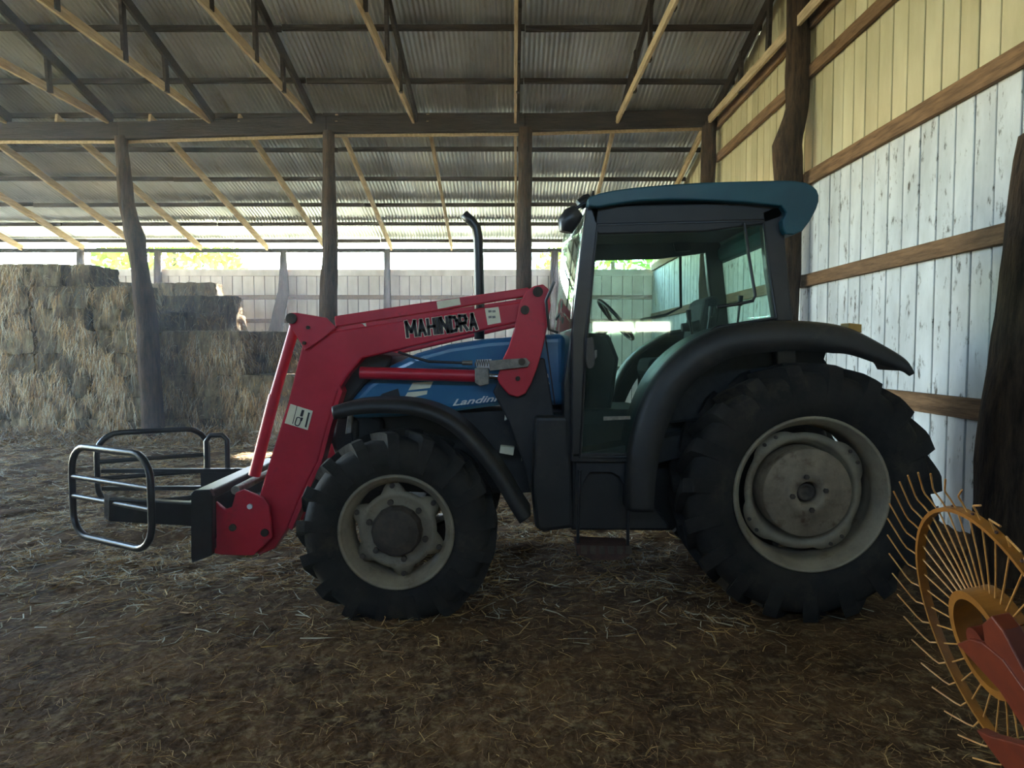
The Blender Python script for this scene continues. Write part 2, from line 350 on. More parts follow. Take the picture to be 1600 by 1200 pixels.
# lean-to rafters between the tie beam and the back eave
for xx in (-14.4, -12.8, -11.3, -9.75, -8.1, -6.44, -4.85, -3.12, -1.5, .06, 1.85, 3.5):
    ya, yb = 12.95, 18.95; dx = random.uniform(-.08, .08)
    MB().bar((xx, ya, roofz(ya) - .17), (xx + dx, yb, roofz(yb) - .17), .05, .15).build('rafter', 'pale_wood', ceiling, bevel=.005, segs=1)
# eave plate at the back
for a, c in ((XL, -9.5), (-9.5, -3.3), (-3.3, XR)):
    MB().bar((a, YB - .05, 4.29), (c - .01, YB - .05, 4.29 + .01), .09, .10).build('eave_plate', 'dark_wood', ceiling, bevel=.006, segs=1)
# roof trusses over the front half
for k in range(-7, 3):
    xx = .06 + 1.81 * k if k < 2 else 3.5
    if xx < XL: continue
    ca_ = MB()
    ya = 13.0; yb = RIDGE_Y
    tr = tag(MB().bar((xx, ya, 5.78), (xx + random.uniform(-.05, .05), yb, 5.62), .045, .13).build('roof_truss', 'pale_wood', bevel=.004, segs=1), kind='structure')
    tag(tr, 'roof truss of pale bottom chord and dark top chord under the tin roof')
    MB().bar((xx + .05, ya, roofz(ya) - .17), (xx + .05, yb, roofz(yb) - .17), .05, .16).build('top_chord', 'dark_wood', tr, bevel=.004, segs=1)
    for yy in (11.3, 10.1, 8.6, 6.8):
        MB().bar((xx + .03, yy, 5.68), (xx + .03, yy - .05, roofz(yy) - .1), .05, .11, up=(0, 1, 0)).build('web', 'dark_wood', tr, bevel=.004, segs=1)
# tie beam across the posts
tb = [(-15, 5.52), (-10.2, 5.60), (-7.0, 5.60), (-3.3, 5.71), (.23, 5.74), (3.66, 5.84)]
b = MB()
for (xa, za), (xb, zb) in zip(tb[:-1], tb[1:]): b.bar((xa, 13.0, za), (xb, 13.0, zb), .13, .30)
tie = tag(b.build('tie_beam', 'dark_wood', bevel=.02), 'long dark tie beam carried on log posts', kind='structure')
b = MB()
for (xa, za), (xb, zb) in zip(tb[:-1], tb[1:]): b.bar((xa, 13.09, za - .15), (xb, 13.09, zb - .15), .03, .09)
b.build('ledger_board', 'pale_wood', tie, bevel=.004)

# ------------------------------------------------------------------ dusty air in the barn
hz = bpy.data.materials.new('dusty_air'); hz.use_nodes = True; hn = hz.node_tree; hn.nodes.remove(hn.nodes['Principled BSDF'])
vsn = hn.nodes.new('ShaderNodeVolumeScatter'); vsn.inputs['Color'].default_value = (.86, .92, 1, 1); vsn.inputs['Density'].default_value = .0055; vsn.inputs['Anisotropy'].default_value = .55
hn.links.new(vsn.outputs[0], hn.nodes['Material Output'].inputs['Volume']); M['dusty_air'] = hz
hp = [(2.8, .1), (18.85, .1), (18.85, 4.2), (13, 5.3), (2.8, 5.3)]
tag(MB().add([(x, y, z) for x in (XL + .2, XR - .15) for y, z in hp], [(0, 1, 2, 3, 4), (9, 8, 7, 6, 5)] + [(i, i + 5, (i + 1) % 5 + 5, (i + 1) % 5) for i in range(5)]).build('dusty_air', 'dusty_air'), 'thin dusty air hanging in the barn', 'dust', kind='stuff')
# ------------------------------------------------------------------ log posts
def post(pts, rs, label, seed=0, wob=.03):
    b = MB(); fine = []; rr = []
    for i in range(len(pts) - 1):
        p, q = Vector(pts[i]), Vector(pts[i + 1]); n = max(2, int((q - p).length / .14))
        for j in range(n):
            t = j / n; fine.append(p.lerp(q, t)); rr.append(rs[i] * (1 - t) + rs[i + 1] * t)
    fine.append(Vector(pts[-1])); rr.append(rs[-1])
    b.tube(fine, rr, 14)
    for i, v in enumerate(b.v):
        v = Vector(v); d = noise.noise(Vector((v.x * 7 + seed, v.y * 7, v.z * 1.1))) * wob + noise.noise(Vector((v.x * 20 + seed, v.y * 20, v.z * 4))) * wob * .35
        k = min(i // 14, len(fine) - 1); c = fine[k]; n = v - c
        if n.length > 1e-5: v = v + n.normalized() * d
        b.v[i] = tuple(v)
    return tag(b.build('log_post', 'bark'), label, kind='structure')
post([(-6.54, 13.02, -.1), (-6.62, 13.02, 2.2), (-6.76, 13.0, 3.7), (-6.92, 13.0, 4.3), (-6.98, 13, 5.5)], [.19, .18, .165, .12, .11], 'log post beside the hay stack', 1)
post([(-3.3, 13, -.1), (-3.32, 13, 2.3), (-3.27, 13, 3.6), (-3.28, 13, 5.6)], [.17, .16, .14, .10], 'log post behind the loader boom', 2)
post([(.18, 13, -.1), (.20, 13, 2.6), (.24, 13, 5.65)], [.16, .14, .12], 'log post behind the tractor cab front', 3)
post([(3.5, 13, -.1), (3.52, 13, 5.75)], [.14, .12], 'corner log post at the end of the tie beam', 4)
post([(3.42, 9.06, -.1), (3.45, 9.06, 2.2), (3.46, 9.06, 3.6), (3.42, 9.06, 4.25), (3.53, 9.06, 4.7), (3.54, 9.06, 6.8)], [.17, .16, .17, .17, .135, .12], 'crooked log post behind the tractor cab rear', 5)
post([(3.50, 5.0, -.1), (3.56, 5.02, 1.2), (3.68, 5.05, 2.7), (3.72, 5.05, 3.2)], [.25, .23, .20, .17], 'thick log post beside the hay rake wheel', 6, .035)
for i, (u, r0, r1, lean) in enumerate(((445, .18, .07, -.25), (606, .11, .08, 0), (866, .13, .10, 0), (1056, .12, .1, 0), (250, .12, .09, .1), (130, .12, .09, 0))):
    xx = (u - 800) / F * 18.8 
    post([(xx + lean, 18.8, -.1), (xx + lean * .9, 18.8, 2.2), (xx, 18.8, 3.2), (xx, 18.82, 4.26)], [r0, r0, r0 * .8, r1], 'log post standing against the back wall', 10 + i, .025)

# ------------------------------------------------------------------ outside: grass and trees beyond the openings
tag(MB().add([(-160, -120, -.25), (160, -120, -.25), (160, 160, -.25), (-160, 160, -.25)], [(0, 1, 2, 3)]).build('ground', 'grass'), 'sunlit grass outside the barn', kind='structure')
def tree(x, y, h, r, label):
    t = empty('broadleaf_tree', (x, y, -.25), label, 'tree')
    MB().tube([(x, y, -.4), (x + .2, y, h * .4), (x, y + .2, h * .8)], [r * .09, r * .06, r * .02], 8).build('trunk', 'bark', t)
    b = MB()
    for i in range(2600):
        d = Vector((random.gauss(0, 1), random.gauss(0, 1), random.gauss(0, 1))).normalized() * random.uniform(.55, 1) ** .5
        c = Vector((x + d.x * r, y + d.y * r, h * .62 + d.z * h * .4)); s = random.uniform(.15, .3)
        u = Vector((random.gauss(0, 1), random.gauss(0, 1), random.gauss(0, 1))).normalized(); v_ = u.orthogonal().normalized()
        b.add([c - u * s, c + v_ * s * .5, c + u * s, c - v_ * s * .5], [(0, 1, 2, 3)])
    tag(b.build('crown', 'leaf', t), kind='stuff')
tree(-16, 34, 8, 3.4, 'green tree in the eave gap above the tall hay stack')
tree(5.0, 36, 8.5, 3.8, 'yellow green tree outside, seen through the cab door glass')

# ------------------------------------------------------------------ hay
def bale_mesh(seed):
    rnd = random.Random(seed); b = MB(); L_, W_, H_ = 1.0, .5, .42; n = (14, 8, 7)
    def P(i, j, k):
        p = Vector((i / n[0] - .5, j / n[1] - .5, k / n[2] - .5)); q = Vector((p.x * L_, p.y * W_, p.z * H_))
        e = sum(1 for a in p if abs(abs(a) - .5) < .01)
        sh = 1.0 if e == 1 else (.975 if e == 2 else .93)
        q *= sh
        d = noise.noise(q * 5 + Vector((seed * 3.1, 0, 0))) * .06 + noise.noise(q * 15 + Vector((seed, 5, 0))) * .03
        return q + q.normalized() * d + Vector((0, 0, H_ / 2))
    for ax in range(3):
        o = [a for a in range(3) if a != ax]
        for side in (0, n[ax]):
            vs = []
            for a in range(n[o[0]] + 1):
                for c in range(n[o[1]] + 1):
                    ijk = [0, 0, 0]; ijk[ax] = side; ijk[o[0]] = a; ijk[o[1]] = c; vs.append(P(*ijk))
            m_ = n[o[1]] + 1
            b.add(vs, [(a * m_ + c, a * m_ + c + 1, (a + 1) * m_ + c + 1, (a + 1) * m_ + c) for a in range(n[o[0]]) for c in range(n[o[1]])], True)
    for i in range(620):                                # wisps standing off the bale
        f = rnd.randrange(6); p = [rnd.uniform(-.5, .5) for _ in range(3)]; p[f % 3] = .5 if f < 3 else -.5
        c = Vector((p[0] * L_ * .97, p[1] * W_ * .97, p[2] * H_ * .97 + H_ / 2)); nrm = Vector((0, 0, 0)); nrm[f % 3] = 1 if f < 3 else -1
        d = (nrm * rnd.uniform(.1, .7) + Vector((rnd.gauss(0, .5), rnd.gauss(0, .5), rnd.gauss(-.9, .6)))).normalized(); ln = rnd.uniform(.05, .14) if rnd.random() < .8 else rnd.uniform(.15, .3); s = d.orthogonal().normalized() * rnd.uniform(.0015, .004)
        m_ = c + d * ln * .5; e = c + d * ln + Vector((0, 0, -ln * rnd.uniform(.1, .6)))
        b.add([c - s, c + s, m_ + s, m_ - s, e], [(0, 1, 2, 3), (3, 2, 4)], mi=rnd.choice((1, 1, 2, 3)))
    me = bpy.data.meshes.new('hay_bale'); me.from_pydata([tuple(v) for v in b.v], [], b.f); me.polygons.foreach_set('use_smooth', b.sm); me.polygons.foreach_set('material_index', b.mi)
    for m_ in ('hay', 'straw_gold', 'straw_grey', 'straw_brown'): me.materials.append(M[m_])
    return me
bales = [bale_mesh(i) for i in range(7)]
ORD = ['bottom', 'second', 'third', 'fourth', 'fifth', 'sixth', 'seventh', 'top']
NTH = ['first', 'second', 'third', 'fourth', 'fifth', 'sixth', 'seventh', 'eighth', 'ninth', 'tenth']
def bale(x, y, layer, rot, label, group):
    o = bpy.data.objects.new('hay_bale', random.choice(bales)); col.objects.link(o)
    o.location = (x + random.uniform(-.02, .02), y + random.uniform(-.07, .07), .0 + layer * .408)
    o.rotation_euler = (0, 0, (R(90) if rot else 0) + R(random.choice((0, 180))) + R(random.uniform(-4, 4)))
    tag(o, label, 'hay bale', group)
def row(x0, x1, y, layers, where, group, mix=True):
    for l in range(layers):
        x = x1 + random.uniform(-.08, .05); i = 0
        lay = 'top' if l == layers - 1 else ORD[l]
        while x > x0 + .2:
            end = mix and random.random() < .5
            wd = .5 if end else 1.0
            bale(x - wd / 2, y + (.25 if end else 0), l, end, 'hay bale in %s, %s layer, %s from right end' % (where, lay, NTH[i]), group); x -= wd + .005; i += 1
row(-11.0, -7.75, 13.45, 8, 'tall stack left of post', 'bales in the tall stack')
row(-7.75, -6.78, 13.45, 7, 'end column touching the log post', 'bales in the end column of the tall stack')
row(-6.5, -4.95, 13.6, 5, 'low golden front stack', 'bales in the low front stack')
row(-4.95, -4.0, 13.45, 3, 'lowest step behind the loader', 'bales in the lowest step', False)
row(-5.0, -4.2, 14.15, 5, 'column behind the lowest step', 'bales in the column behind the lowest step', False)
row(-8.3, -6.4, 14.7, 6, 'second row behind the log post', 'bales in the second row', False)
row(-8.4, -5.95, 15.9, 7, 'pale third row of steps', 'bales in the third row', False)
row(-9.3, -7.0, 17.2, 8, 'rearmost row by the back wall', 'bales in the rearmost row', False)

def straw(name, n, area, mats, lens, wid, zf, label, tilt=.15, seed=1, bunch=None):
    rnd = random.Random(seed); b = MB()
    for i in range(n):
        x, y = area(rnd); a = rnd.uniform(0, 2 * math.pi); ln = rnd.uniform(*lens); d = Vector((math.cos(a), math.sin(a), rnd.gauss(0, tilt)))
        s = Vector((-math.sin(a), math.cos(a), rnd.gauss(0, .4))) * rnd.uniform(*wid); c = Vector((x, y, zf(x, y) + .006 + abs(rnd.gauss(0, .012))))
        bend = Vector((-math.sin(a), math.cos(a), 0)) * rnd.gauss(0, .18) * ln
        p0 = c - d * ln / 2; p2 = c + d * ln / 2; c = c + bend
        b.add([p0 - s, p0 + s, c - s, c + s, p2], [(0, 1, 3, 2), (2, 3, 4)], mi=rnd.choices(range(len(mats)), weights=(3, 4, 2)[:len(mats)])[0])
    return tag(b.build(name, mats), label, 'hay', kind='stuff')
def near_area(r):
    y = 1.9 + 3.6 * r.random() ** .9; return min(3.3, r.uniform(-.78, .78) * y), y
def mid_area(r):
    while True:
        y = r.uniform(3.9, 13); x = r.uniform(-.78, .5) * y
        if y < 5.8 and r.random() > ((y - 3.9) / 1.9) ** 1.6: continue
        if noise.noise(Vector((x * 1.8, y * 1.8, 21))) + .5 * noise.noise(Vector((x * 5, y * 5, 2))) < r.gauss(-.12, .22): continue
        break
    return max(-9, min(3.3, x)), y
straw('loose_straw', 14000, near_area, ['straw_brown', 'straw_dark', 'straw_gold'], (.03, .14), (.0007, .0016), fz, 'brown loose straw on the floor in front of the tractor wheels', seed=3)
straw('scattered_hay', 52000, mid_area, ['straw_grey', 'straw_gold', 'straw_brown'], (.06, .24), (.0018, .0042), fz, 'loose hay behind the tractor, coloured pale for the daylight on this floor', seed=4)  # real hay, but its pale strands stand in for bright daylight on this floor
def heap_area(r):
    x = r.uniform(-10.5, -4.0); return x, 13.15 - abs(r.gauss(0, .32))
straw('spilled_hay', 9000, heap_area, ['straw_gold', 'straw_brown', 'straw_grey'], (.08, .3), (.003, .006), lambda x, y: fz(x, y) + max(0, .25 - (13.1 - y) * .4) * random.random(), 'loose golden hay spilled along the foot of the hay stack', tilt=.5, seed=5)

def hanging(n, spans, label):
    rnd = random.Random(8); b = MB()
    for i in range(n):
        x0, x1, yf, zt = rnd.choices(spans, weights=[(q[1] - q[0]) * q[3] for q in spans])[0]
        x = rnd.uniform(x0, x1); z = rnd.uniform(.1, zt)
        if noise.noise(Vector((x * 1.7, z * 1.5, 3))) + .6 * noise.noise(Vector((x * 5, z * 3, 8))) < rnd.gauss(.02 + .10 * max(0, z - 1.2), .10): continue
        ln = rnd.uniform(.08, .34); dx = rnd.gauss(0, .25) * ln; y = yf - abs(rnd.gauss(0, .035)); w_ = rnd.uniform(.0018, .004); z0 = max(.03, z - ln)
        b.add([(x - w_, y, z), (x + w_, y, z), (x + dx * .6 - w_, y - .03, (z + z0) / 2 + .02), (x + dx * .6 + w_, y - .03, (z + z0) / 2 + .02), (x + dx, y - .02, z0)], [(0, 1, 3, 2), (2, 3, 4)], mi=rnd.choices((0, 1, 2), weights=(3, 4, 3))[0])
    return tag(b.build('hanging_hay', ['straw_gold', 'straw_brown', 'straw_grey']), label, 'hay', kind='stuff')
hanging(17000, [(-10.6, -7.7, 13.14, 3.3), (-7.7, -6.75, 13.14, 2.9), (-6.5, -4.95, 13.3, 2.05), (-4.95, -4.0, 13.16, 1.2), (-4.95, -4.25, 13.86, 2.05)], 'loose hay hanging from the stacked bale faces')

# ------------------------------------------------------------------ tractor
YW = 4.42                                            # outer face of the near wheels
YC = 5.38                                            # centre line of the tractor
rw = at(1272, 775, YW); fw = at(617, 835, YW)
T = empty('tractor', (rw.x - 1.2, YC, 0), 'blue and black tractor with red front loader and glazed cab', 'tractor')

def tyre(b, cx, cz, Rr, w, rim_r, n_lug, y_out, side, lug_h, mi=0):
    # y_out: outer face; the tyre runs inward by w.  side=+1: outer face towards -Y
    yc = y_out + side * w / 2; sh = Rr - lug_h
    prof = [(rim_r, .36), (rim_r + .03, .44), (rim_r + (sh - rim_r) * .45, .50), (rim_r + (sh - rim_r) * .75, .485), (sh - .035, .44), (sh - .005, .36), (sh, .2), (sh + .004, 0)]
    prof = [(r, -q * w) for r, q in prof] + [(r, q * w) for r, q in prof[-2::-1]]
    b.lathe(prof, (cx, yc, cz), 64, mi)
    base = lambda q: sh - .002 if q < .36 else sh - .002 - (q - .36) * .45
    for i in range(n_lug):
        for s in (-1, 1):
            a0 = 2 * math.pi * (i + (.5 if s > 0 else 0)) / n_lug; vs = []
            st = [(.00, 0), (.12, .25), (.24, .55), (.36, .85), (.44, 1.0), (.485, 1.05), (.495, 1.06)]
            for q, t in st:
                a = a0 - t * (w * .5 * .85) / Rr; hw = (.020 + .022 * q / .5) * (Rr / .8 + .15)
                rb = base(q) - (.05 if q > .48 else .0) - (.05 if q > .49 else 0)
                top = (sh + lug_h) if q < .4 else (sh + lug_h * .8 if q < .46 else (sh - .02 if q < .49 else sh - .115))
                for rr_, ww in ((rb - .02, hw * 1.3), (top, hw)):
                    for sg in (-1, 1):
                        aa = a + sg * ww / Rr; vs.append((cx + rr_ * math.cos(aa), yc + s * q * w * 1.01, cz + rr_ * math.sin(aa)))
            fs = []
            for k in range(len(st) - 1):
                o, p = k * 4, k * 4 + 4
                fs += [(o + 2, o + 3, p + 3, p + 2), (o, o + 2, p + 2, p), (o + 1, o + 3, p + 3, p + 1)]
            fs += [(0, 1, 3, 2), (len(st) * 4 - 4, len(st) * 4 - 3, len(st) * 4 - 1, len(st) * 4 - 2)]
            b.add(vs, fs, False, mi)
    b.v = [(x, y_, max(z, -.012)) for x, y_, z in b.v]   # tread pressed flat on the floor
def rear_wheel(side, y_out):
    b = MB(); S = side; cx, cz = rw.x, rw.z; w = .47
    tyre(b, cx, cz, .825, w, .475, 19, y_out, S, .055)
    t = b.build('rear_wheel', 'rubber', T)
    b = MB().lathe([(r, y_out + S * d) for r, d in ((.472, .06), (.492, .045), (.496, .03), (.484, .02), (.472, .028), (.466, .05), (.456, .055), (.452, .08), (.443, .085), (.436, .13), (.428, .15), (.432, .16), (.424, .20), (.42, .30), (.44, .42))], (cx, 0, cz), 64)
    b.build('rim', 'rim_cream', t)
    b = MB()                                           # scalloped dish
    n = 96; out = []
    for i in range(n):
        a = 2 * math.pi * i / n; lob = max(0, math.cos(4 * (a - .6))) ** .6; out.append((.378 + .04 * lob, a))
    rings = []
    for rr_, d in ((None, .175), (.345, .17), (.330, .18), (.305, .28), (.262, .30)):
        rings.append([(cx + (rr_ or o) * math.cos(a), y_out + S * d, cz + (rr_ or o) * math.sin(a)) for o, a in out])
    vs = sum(rings, []); fs = []
    for k in range(len(rings) - 1):
        for i in range(n): fs.append((k * n + i, k * n + (i + 1) % n, (k + 1) * n + (i + 1) % n, (k + 1) * n + i))
    b.add(vs, fs, True); b.build('wheel_dish', 'rim_cream', t, solid=.008)
    b = MB().lathe([(.288, y_out + S * .28), (.284, y_out + S * .105), (.277, y_out + S * .095), (.222, y_out + S * .10), (.214, y_out + S * .09), (.150, y_out + S * .092), (.144, y_out + S * .078), (.076, y_out + S * .078), (.072, y_out + S * .16), (.06, y_out + S * .20), (.0005, y_out + S * .20)], (cx, 0, cz), 56)
    b.build('wheel_centre', 'rim_dusty', t)
    b = MB().lathe([(.060, y_out + S * .165), (.056, y_out + S * .12), (.040, y_out + S * .118), (.036, y_out + S * .14), (.0005, y_out + S * .13)], (cx, 0, cz), 28); b.build('axle_end', 'hub_dark', t)
    for i in range(4):
        a = R(100 + 90 * i); bb = MB().disc((cx + .107 * math.cos(a), cz + .107 * math.sin(a)), .017, y_out + S * .062, y_out + S * .085, 6); bb.build('wheel_nut', 'hub_dark', t)
    for i in range(4):
        for da in (-.11, .11):
            a = .6 + i * math.pi / 2 + da; bb = MB().disc((cx + .392 * math.cos(a), cz + .392 * math.sin(a)), .012, y_out + S * .158, y_out + S * .18, 8); bb.build('rim_bolt', 'hub_dark', t)
    return t
def front_wheel(side, y_out):
    b = MB(); S = side; cx, cz = fw.x, fw.z; w = .38
    tyre(b, cx, cz, .635, w, .355, 17, y_out, S, .046)
    t = b.build('front_wheel', 'rubber', T)
    b = MB().lathe([(r, y_out + S * d) for r, d in ((.352, .06), (.368, .045), (.370, .03), (.356, .02), (.345, .035), (.338, .055), (.325, .06), (.318, .10), (.305, .11), (.302, .25), (.33, .34))], (cx, 0, cz), 56)
    b.build('rim', 'rim_cream', t)
    b = MB(); n = 96; ph = R(97); out = []
    for i in range(n):
        a = 2 * math.pi * i / n; out.append((.262 + .052 * max(-.35, math.cos(6 * (a - ph))), a))
    rings = []
    for rr_, d in ((None, .13), (.245, .105), (.225, .09), (.215, .10), (.17, .10), (.15, .10)):
        rings.append([(cx + (rr_ or o) * math.cos(a), y_out + S * d, cz + (rr_ or o) * math.sin(a)) for o, a in out])
    vs = sum(rings, []); fs = []
    for k in range(len(rings) - 1):
        for i in range(n): fs.append((k * n + i, k * n + (i + 1) % n, (k + 1) * n + (i + 1) % n, (k + 1) * n + i))
    b.add(vs, fs, True); b.build('wheel_dish', 'rim_cream', t, solid=.008)
    MB().lathe([(.165, y_out + S * .12), (.160, y_out + S * .05), (.145, y_out + S * .02), (.09, y_out + S * .0), (.0005, y_out + S * -.005)], (cx, 0, cz), 14, smooth=False).build('hub', 'hub_dark', t)
    for i in range(6):
        a = ph + i * math.pi / 3 + R(6)
        MB().disc((cx + .186 * math.cos(a), cz + .186 * math.sin(a)), .019, y_out + S * .07, y_out + S * .10, 8).build('wheel_nut', 'hub_dark', t)
        a = ph + i * math.pi / 3
        MB().disc((cx + .285 * math.cos(a), cz + .285 * math.sin(a)), .017, y_out + S * .10, y_out + S * .125, 8).build('rim_bolt', 'hub_dark', t)
    return t
rear_wheel(1, YW); front_wheel(1, YW + .01)
rear_wheel(-1, 2 * YC - YW); front_wheel(-1, 2 * YC - YW - .01)

def part(name, pts, Y, m, y0, y1, parent=None, bevel=.006, segs=2):
    return MB().prism(xz(pts, Y), y0, y1).build(name, m, parent or T, bevel=bevel, segs=segs)
def mirror(y): return 2 * YC - y
def tube_px(pts, Y, r, name, m, parent=None, n=10):
    return MB().tube([at(u, v, Y) for u, v in pts], r, n).build(name, m, parent or T)

# engine, frame, transmission
part('engine_block', [(548, 650), (600, 650), (705, 645), (850, 640), (850, 770), (700, 772), (560, 765)], 5.05, 'frame_dark', 5.06, 5.70)
part('front_axle', [(585, 800), (650, 800), (665, 830), (650, 860), (585, 860), (572, 830)], 4.85, 'frame_dark', 4.84, 5.92, bevel=.02)
part('transmission', [(840, 640), (1000, 640), (1330, 700), (1330, 830), (1020, 815), (840, 815)], 5.0, 'frame_dark', 5.02, 5.74, bevel=.02)
part('rear_axle', [(1235, 735), (1310, 735), (1318, 775), (1310, 815), (1235, 815), (1227, 775)], 4.8, 'frame_dark', 4.66, 6.1, bevel=.02)
part('fuel_tank', [(836, 650), (893, 650), (898, 826), (850, 832), (836, 826), (830, 760)], 4.74, 'black_plastic', 4.74, 5.05, bevel=.03, segs=3)
part('side_step_panel', [(893, 716), (986, 716), (1000, 760), (1046, 820), (1046, 830), (893, 830)], 4.74, 'black_plastic', 4.76, 5.06, bevel=.015)
b = MB().prism(xz([(900, 722), (984, 722), (984, 775), (968, 745), (955, 738), (922, 738), (908, 760), (905, 790), (900, 790)], 4.70), 4.705, 4.725); b.build('step_bracket', 'frame_dark', T, bevel=.004)
part('muffler_bracket', [(790, 632), (812, 632), (800, 652), (788, 658)], 4.93, 'sticker', 4.93, 4.96)
part('oil_filter', [(782, 697), (804, 699), (802, 712), (780, 708)], 4.9, 'sticker', 4.9, 4.98)
part('hose_fitting', [(818, 700), (824, 703), (822, 716), (814, 722)], 4.9, 'steel', 4.9, 4.96)
for u in (906, 984):
    MB().tube([at(u, 735, 4.68), at(u - 3, 800, 4.66), at(u - 3, 868, 4.64)], .011, 8).build('step_rod', 'black', T)
st = part('step', [(900, 850), (984, 853), (985, 866), (970, 874), (925, 874), (901, 864)], 4.62, 'rust', 4.60, 4.82)
for i in range(6):
    u = 908 + i * 14
    part('step_slot', [(u, 853), (u + 9, 853), (u + 9, 866), (u, 865)], 4.595, 'hub_dark', 4.592, 4.60, st, bevel=0)

# hood
hood_poly = xz([(538, 642), (550, 622), (572, 598), (608, 572), (650, 552), (700, 538), (760, 529), (850, 523), (884, 521), (886, 634), (790, 632), (705, 643), (620, 652), (545, 655)], 4.97)
hood = MB().prism(hood_poly, 4.97, mirror(4.97)).build('hood', 'blue', T, bevel=.07, segs=4)
for f in hood.data.polygons: f.use_smooth = False
hood.modifiers['bevel'].angle_limit = R(60)
def decal(pts, Y, m, parent, name='decal', t=.003): return MB().prism(xz(pts, Y), Y - t, Y + .001).build(name, m, parent)
YH = 4.968
decal([(645, 598), (677, 596), (672, 606), (638, 610)], YH, 'sticker', hood)
decal([(637, 613), (668, 610), (667, 616), (630, 624)], YH, 'sticker', hood)
decal([(598, 615), (622, 607), (626, 622), (585, 626)], YH, 'frame_dark', hood, 'hood_vent')
decal([(705, 640), (786, 627), (786, 632), (705, 643)], YH, 'teal', hood, 'hood_stripe')
part('hood_panel_seam', [(851, 524), (853, 524), (868, 632), (866, 632)], YH, 'frame_dark', YH - .002, YH + .002, hood, bevel=0)
part('grille', [(540, 640), (548, 640), (548, 745), (560, 745), (560, 655), (535, 655)], 5.0, 'black', 5.0, 5.76, bevel=.02)
part('hood_nose', [(516, 655), (526, 610), (548, 566), (585, 551), (614, 556), (608, 574), (570, 600), (548, 628), (545, 655)], 4.98, 'black_plastic', 4.98, mirror(4.98), bevel=.02)
part('nose', [(522, 648), (560, 640), (600, 655), (600, 735), (530, 735), (516, 690)], 5.02, 'frame_dark', 5.02, 5.74, bevel=.03)

def text(name, body, p, size, m, parent, rotz=0, sx=1, shear=0, off=0, tilt=0, y_off=0):
    cu = bpy.data.curves.new(name, 'FONT'); cu.body = body; cu.size = size; cu.extrude = .0012; cu.offset = off; cu.shear = shear
    cu.resolution_u = 3
    tmp = bpy.data.objects.new('tmp', cu); me = bpy.data.meshes.new_from_object(tmp); bpy.data.objects.remove(tmp)
    me.name = name; me.materials.clear(); me.materials.append(M[m])
    o = bpy.data.objects.new(name, me); col.objects.link(o); o.parent = parent
    o.location = Vector(p) - parent_loc(parent) + Vector((0, y_off, 0)); o.rotation_euler = (R(90), -tilt, 0); o.scale = (sx, 1, 1)
    return o
pL = at(706, 634, YH); text('brand_lettering', 'Landini', pL, .062, 'letter_white', hood, sx=1.75, shear=.45, off=.0012, tilt=R(6), y_off=-.003)
p2 = at(846, 613, YH); text('model_number', '2', p2, .125, 'letter_white', hood, sx=1.0, off=.002, y_off=-.003)
decal([(847, 584), (856, 584), (857, 590), (848, 590)], YH, 'letter_white', hood)
decal([(744, 562), (768, 561), (768, 576), (745, 577)], YH, 'letter_white', hood)

# exhaust
MB().tube([at(u, v, 5.45) for u, v in ((749, 530), (749, 470), (748, 400), (747, 372), (744, 355), (736, 345), (725, 335))], [.036, .036, .034, .034, .034, .033, .034], 14, cap=False).build('exhaust_pipe', 'black', T, solid=.004)

# front fenders
def fender(name, pts, Y, y0, y1, lip, m, th=.012):
    P = xz(pts, Y); path = []
    for i, p in enumerate(P):
        a = P[max(i - 1, 0)]; c = P[min(i + 1, len(P) - 1)]; t = Vector((c[0] - a[0], c[1] - a[1])).normalized(); path.append((p, (-t.y, t.x)))
    if path[len(path) // 2][1][1] < 0: path = [(p, (-n[0], -n[1])) for p, n in path]
    sg = 1 if y1 > y0 else -1
    sect = [(-lip, y0), (-lip * .35, y0), (0, y0 + sg * .02), (.004, y0 + sg * .06), (.004, y1)]
    return MB().sweep(path, sect).build(name, m, T, solid=th)
def smooth_path(pts, n=6):
    out = []
    P = [Vector(p) for p in pts]
    for i in range(len(P) - 1):
        p0, p1, p2, p3 = P[max(i - 1, 0)], P[i], P[i + 1], P[min(i + 2, len(P) - 1)]
        for j in range(n):
            t = j / n; out.append(tuple(.5 * ((2 * p1) + (p2 - p0) * t + (2 * p0 - 5 * p1 + 4 * p2 - p3) * t * t + (3 * p1 - p0 - 3 * p2 + p3) * t ** 3)))
    out.append(tuple(P[-1])); return out
ff = smooth_path([(517, 638), (550, 630), (600, 627), (655, 632), (705, 652), (748, 690), (785, 738), (812, 783), (828, 808)])
fender('front_fender', ff, 4.46, 4.46, 4.82, .075, 'black_plastic')
fender('front_fender', ff, 4.46, mirror(4.46), mirror(4.82), .075, 'black_plastic')
part('fender_bracket', [(544, 648), (551, 647), (549, 676), (540, 678)], 4.65, 'steel', 4.64, 4.68, bevel=.003)

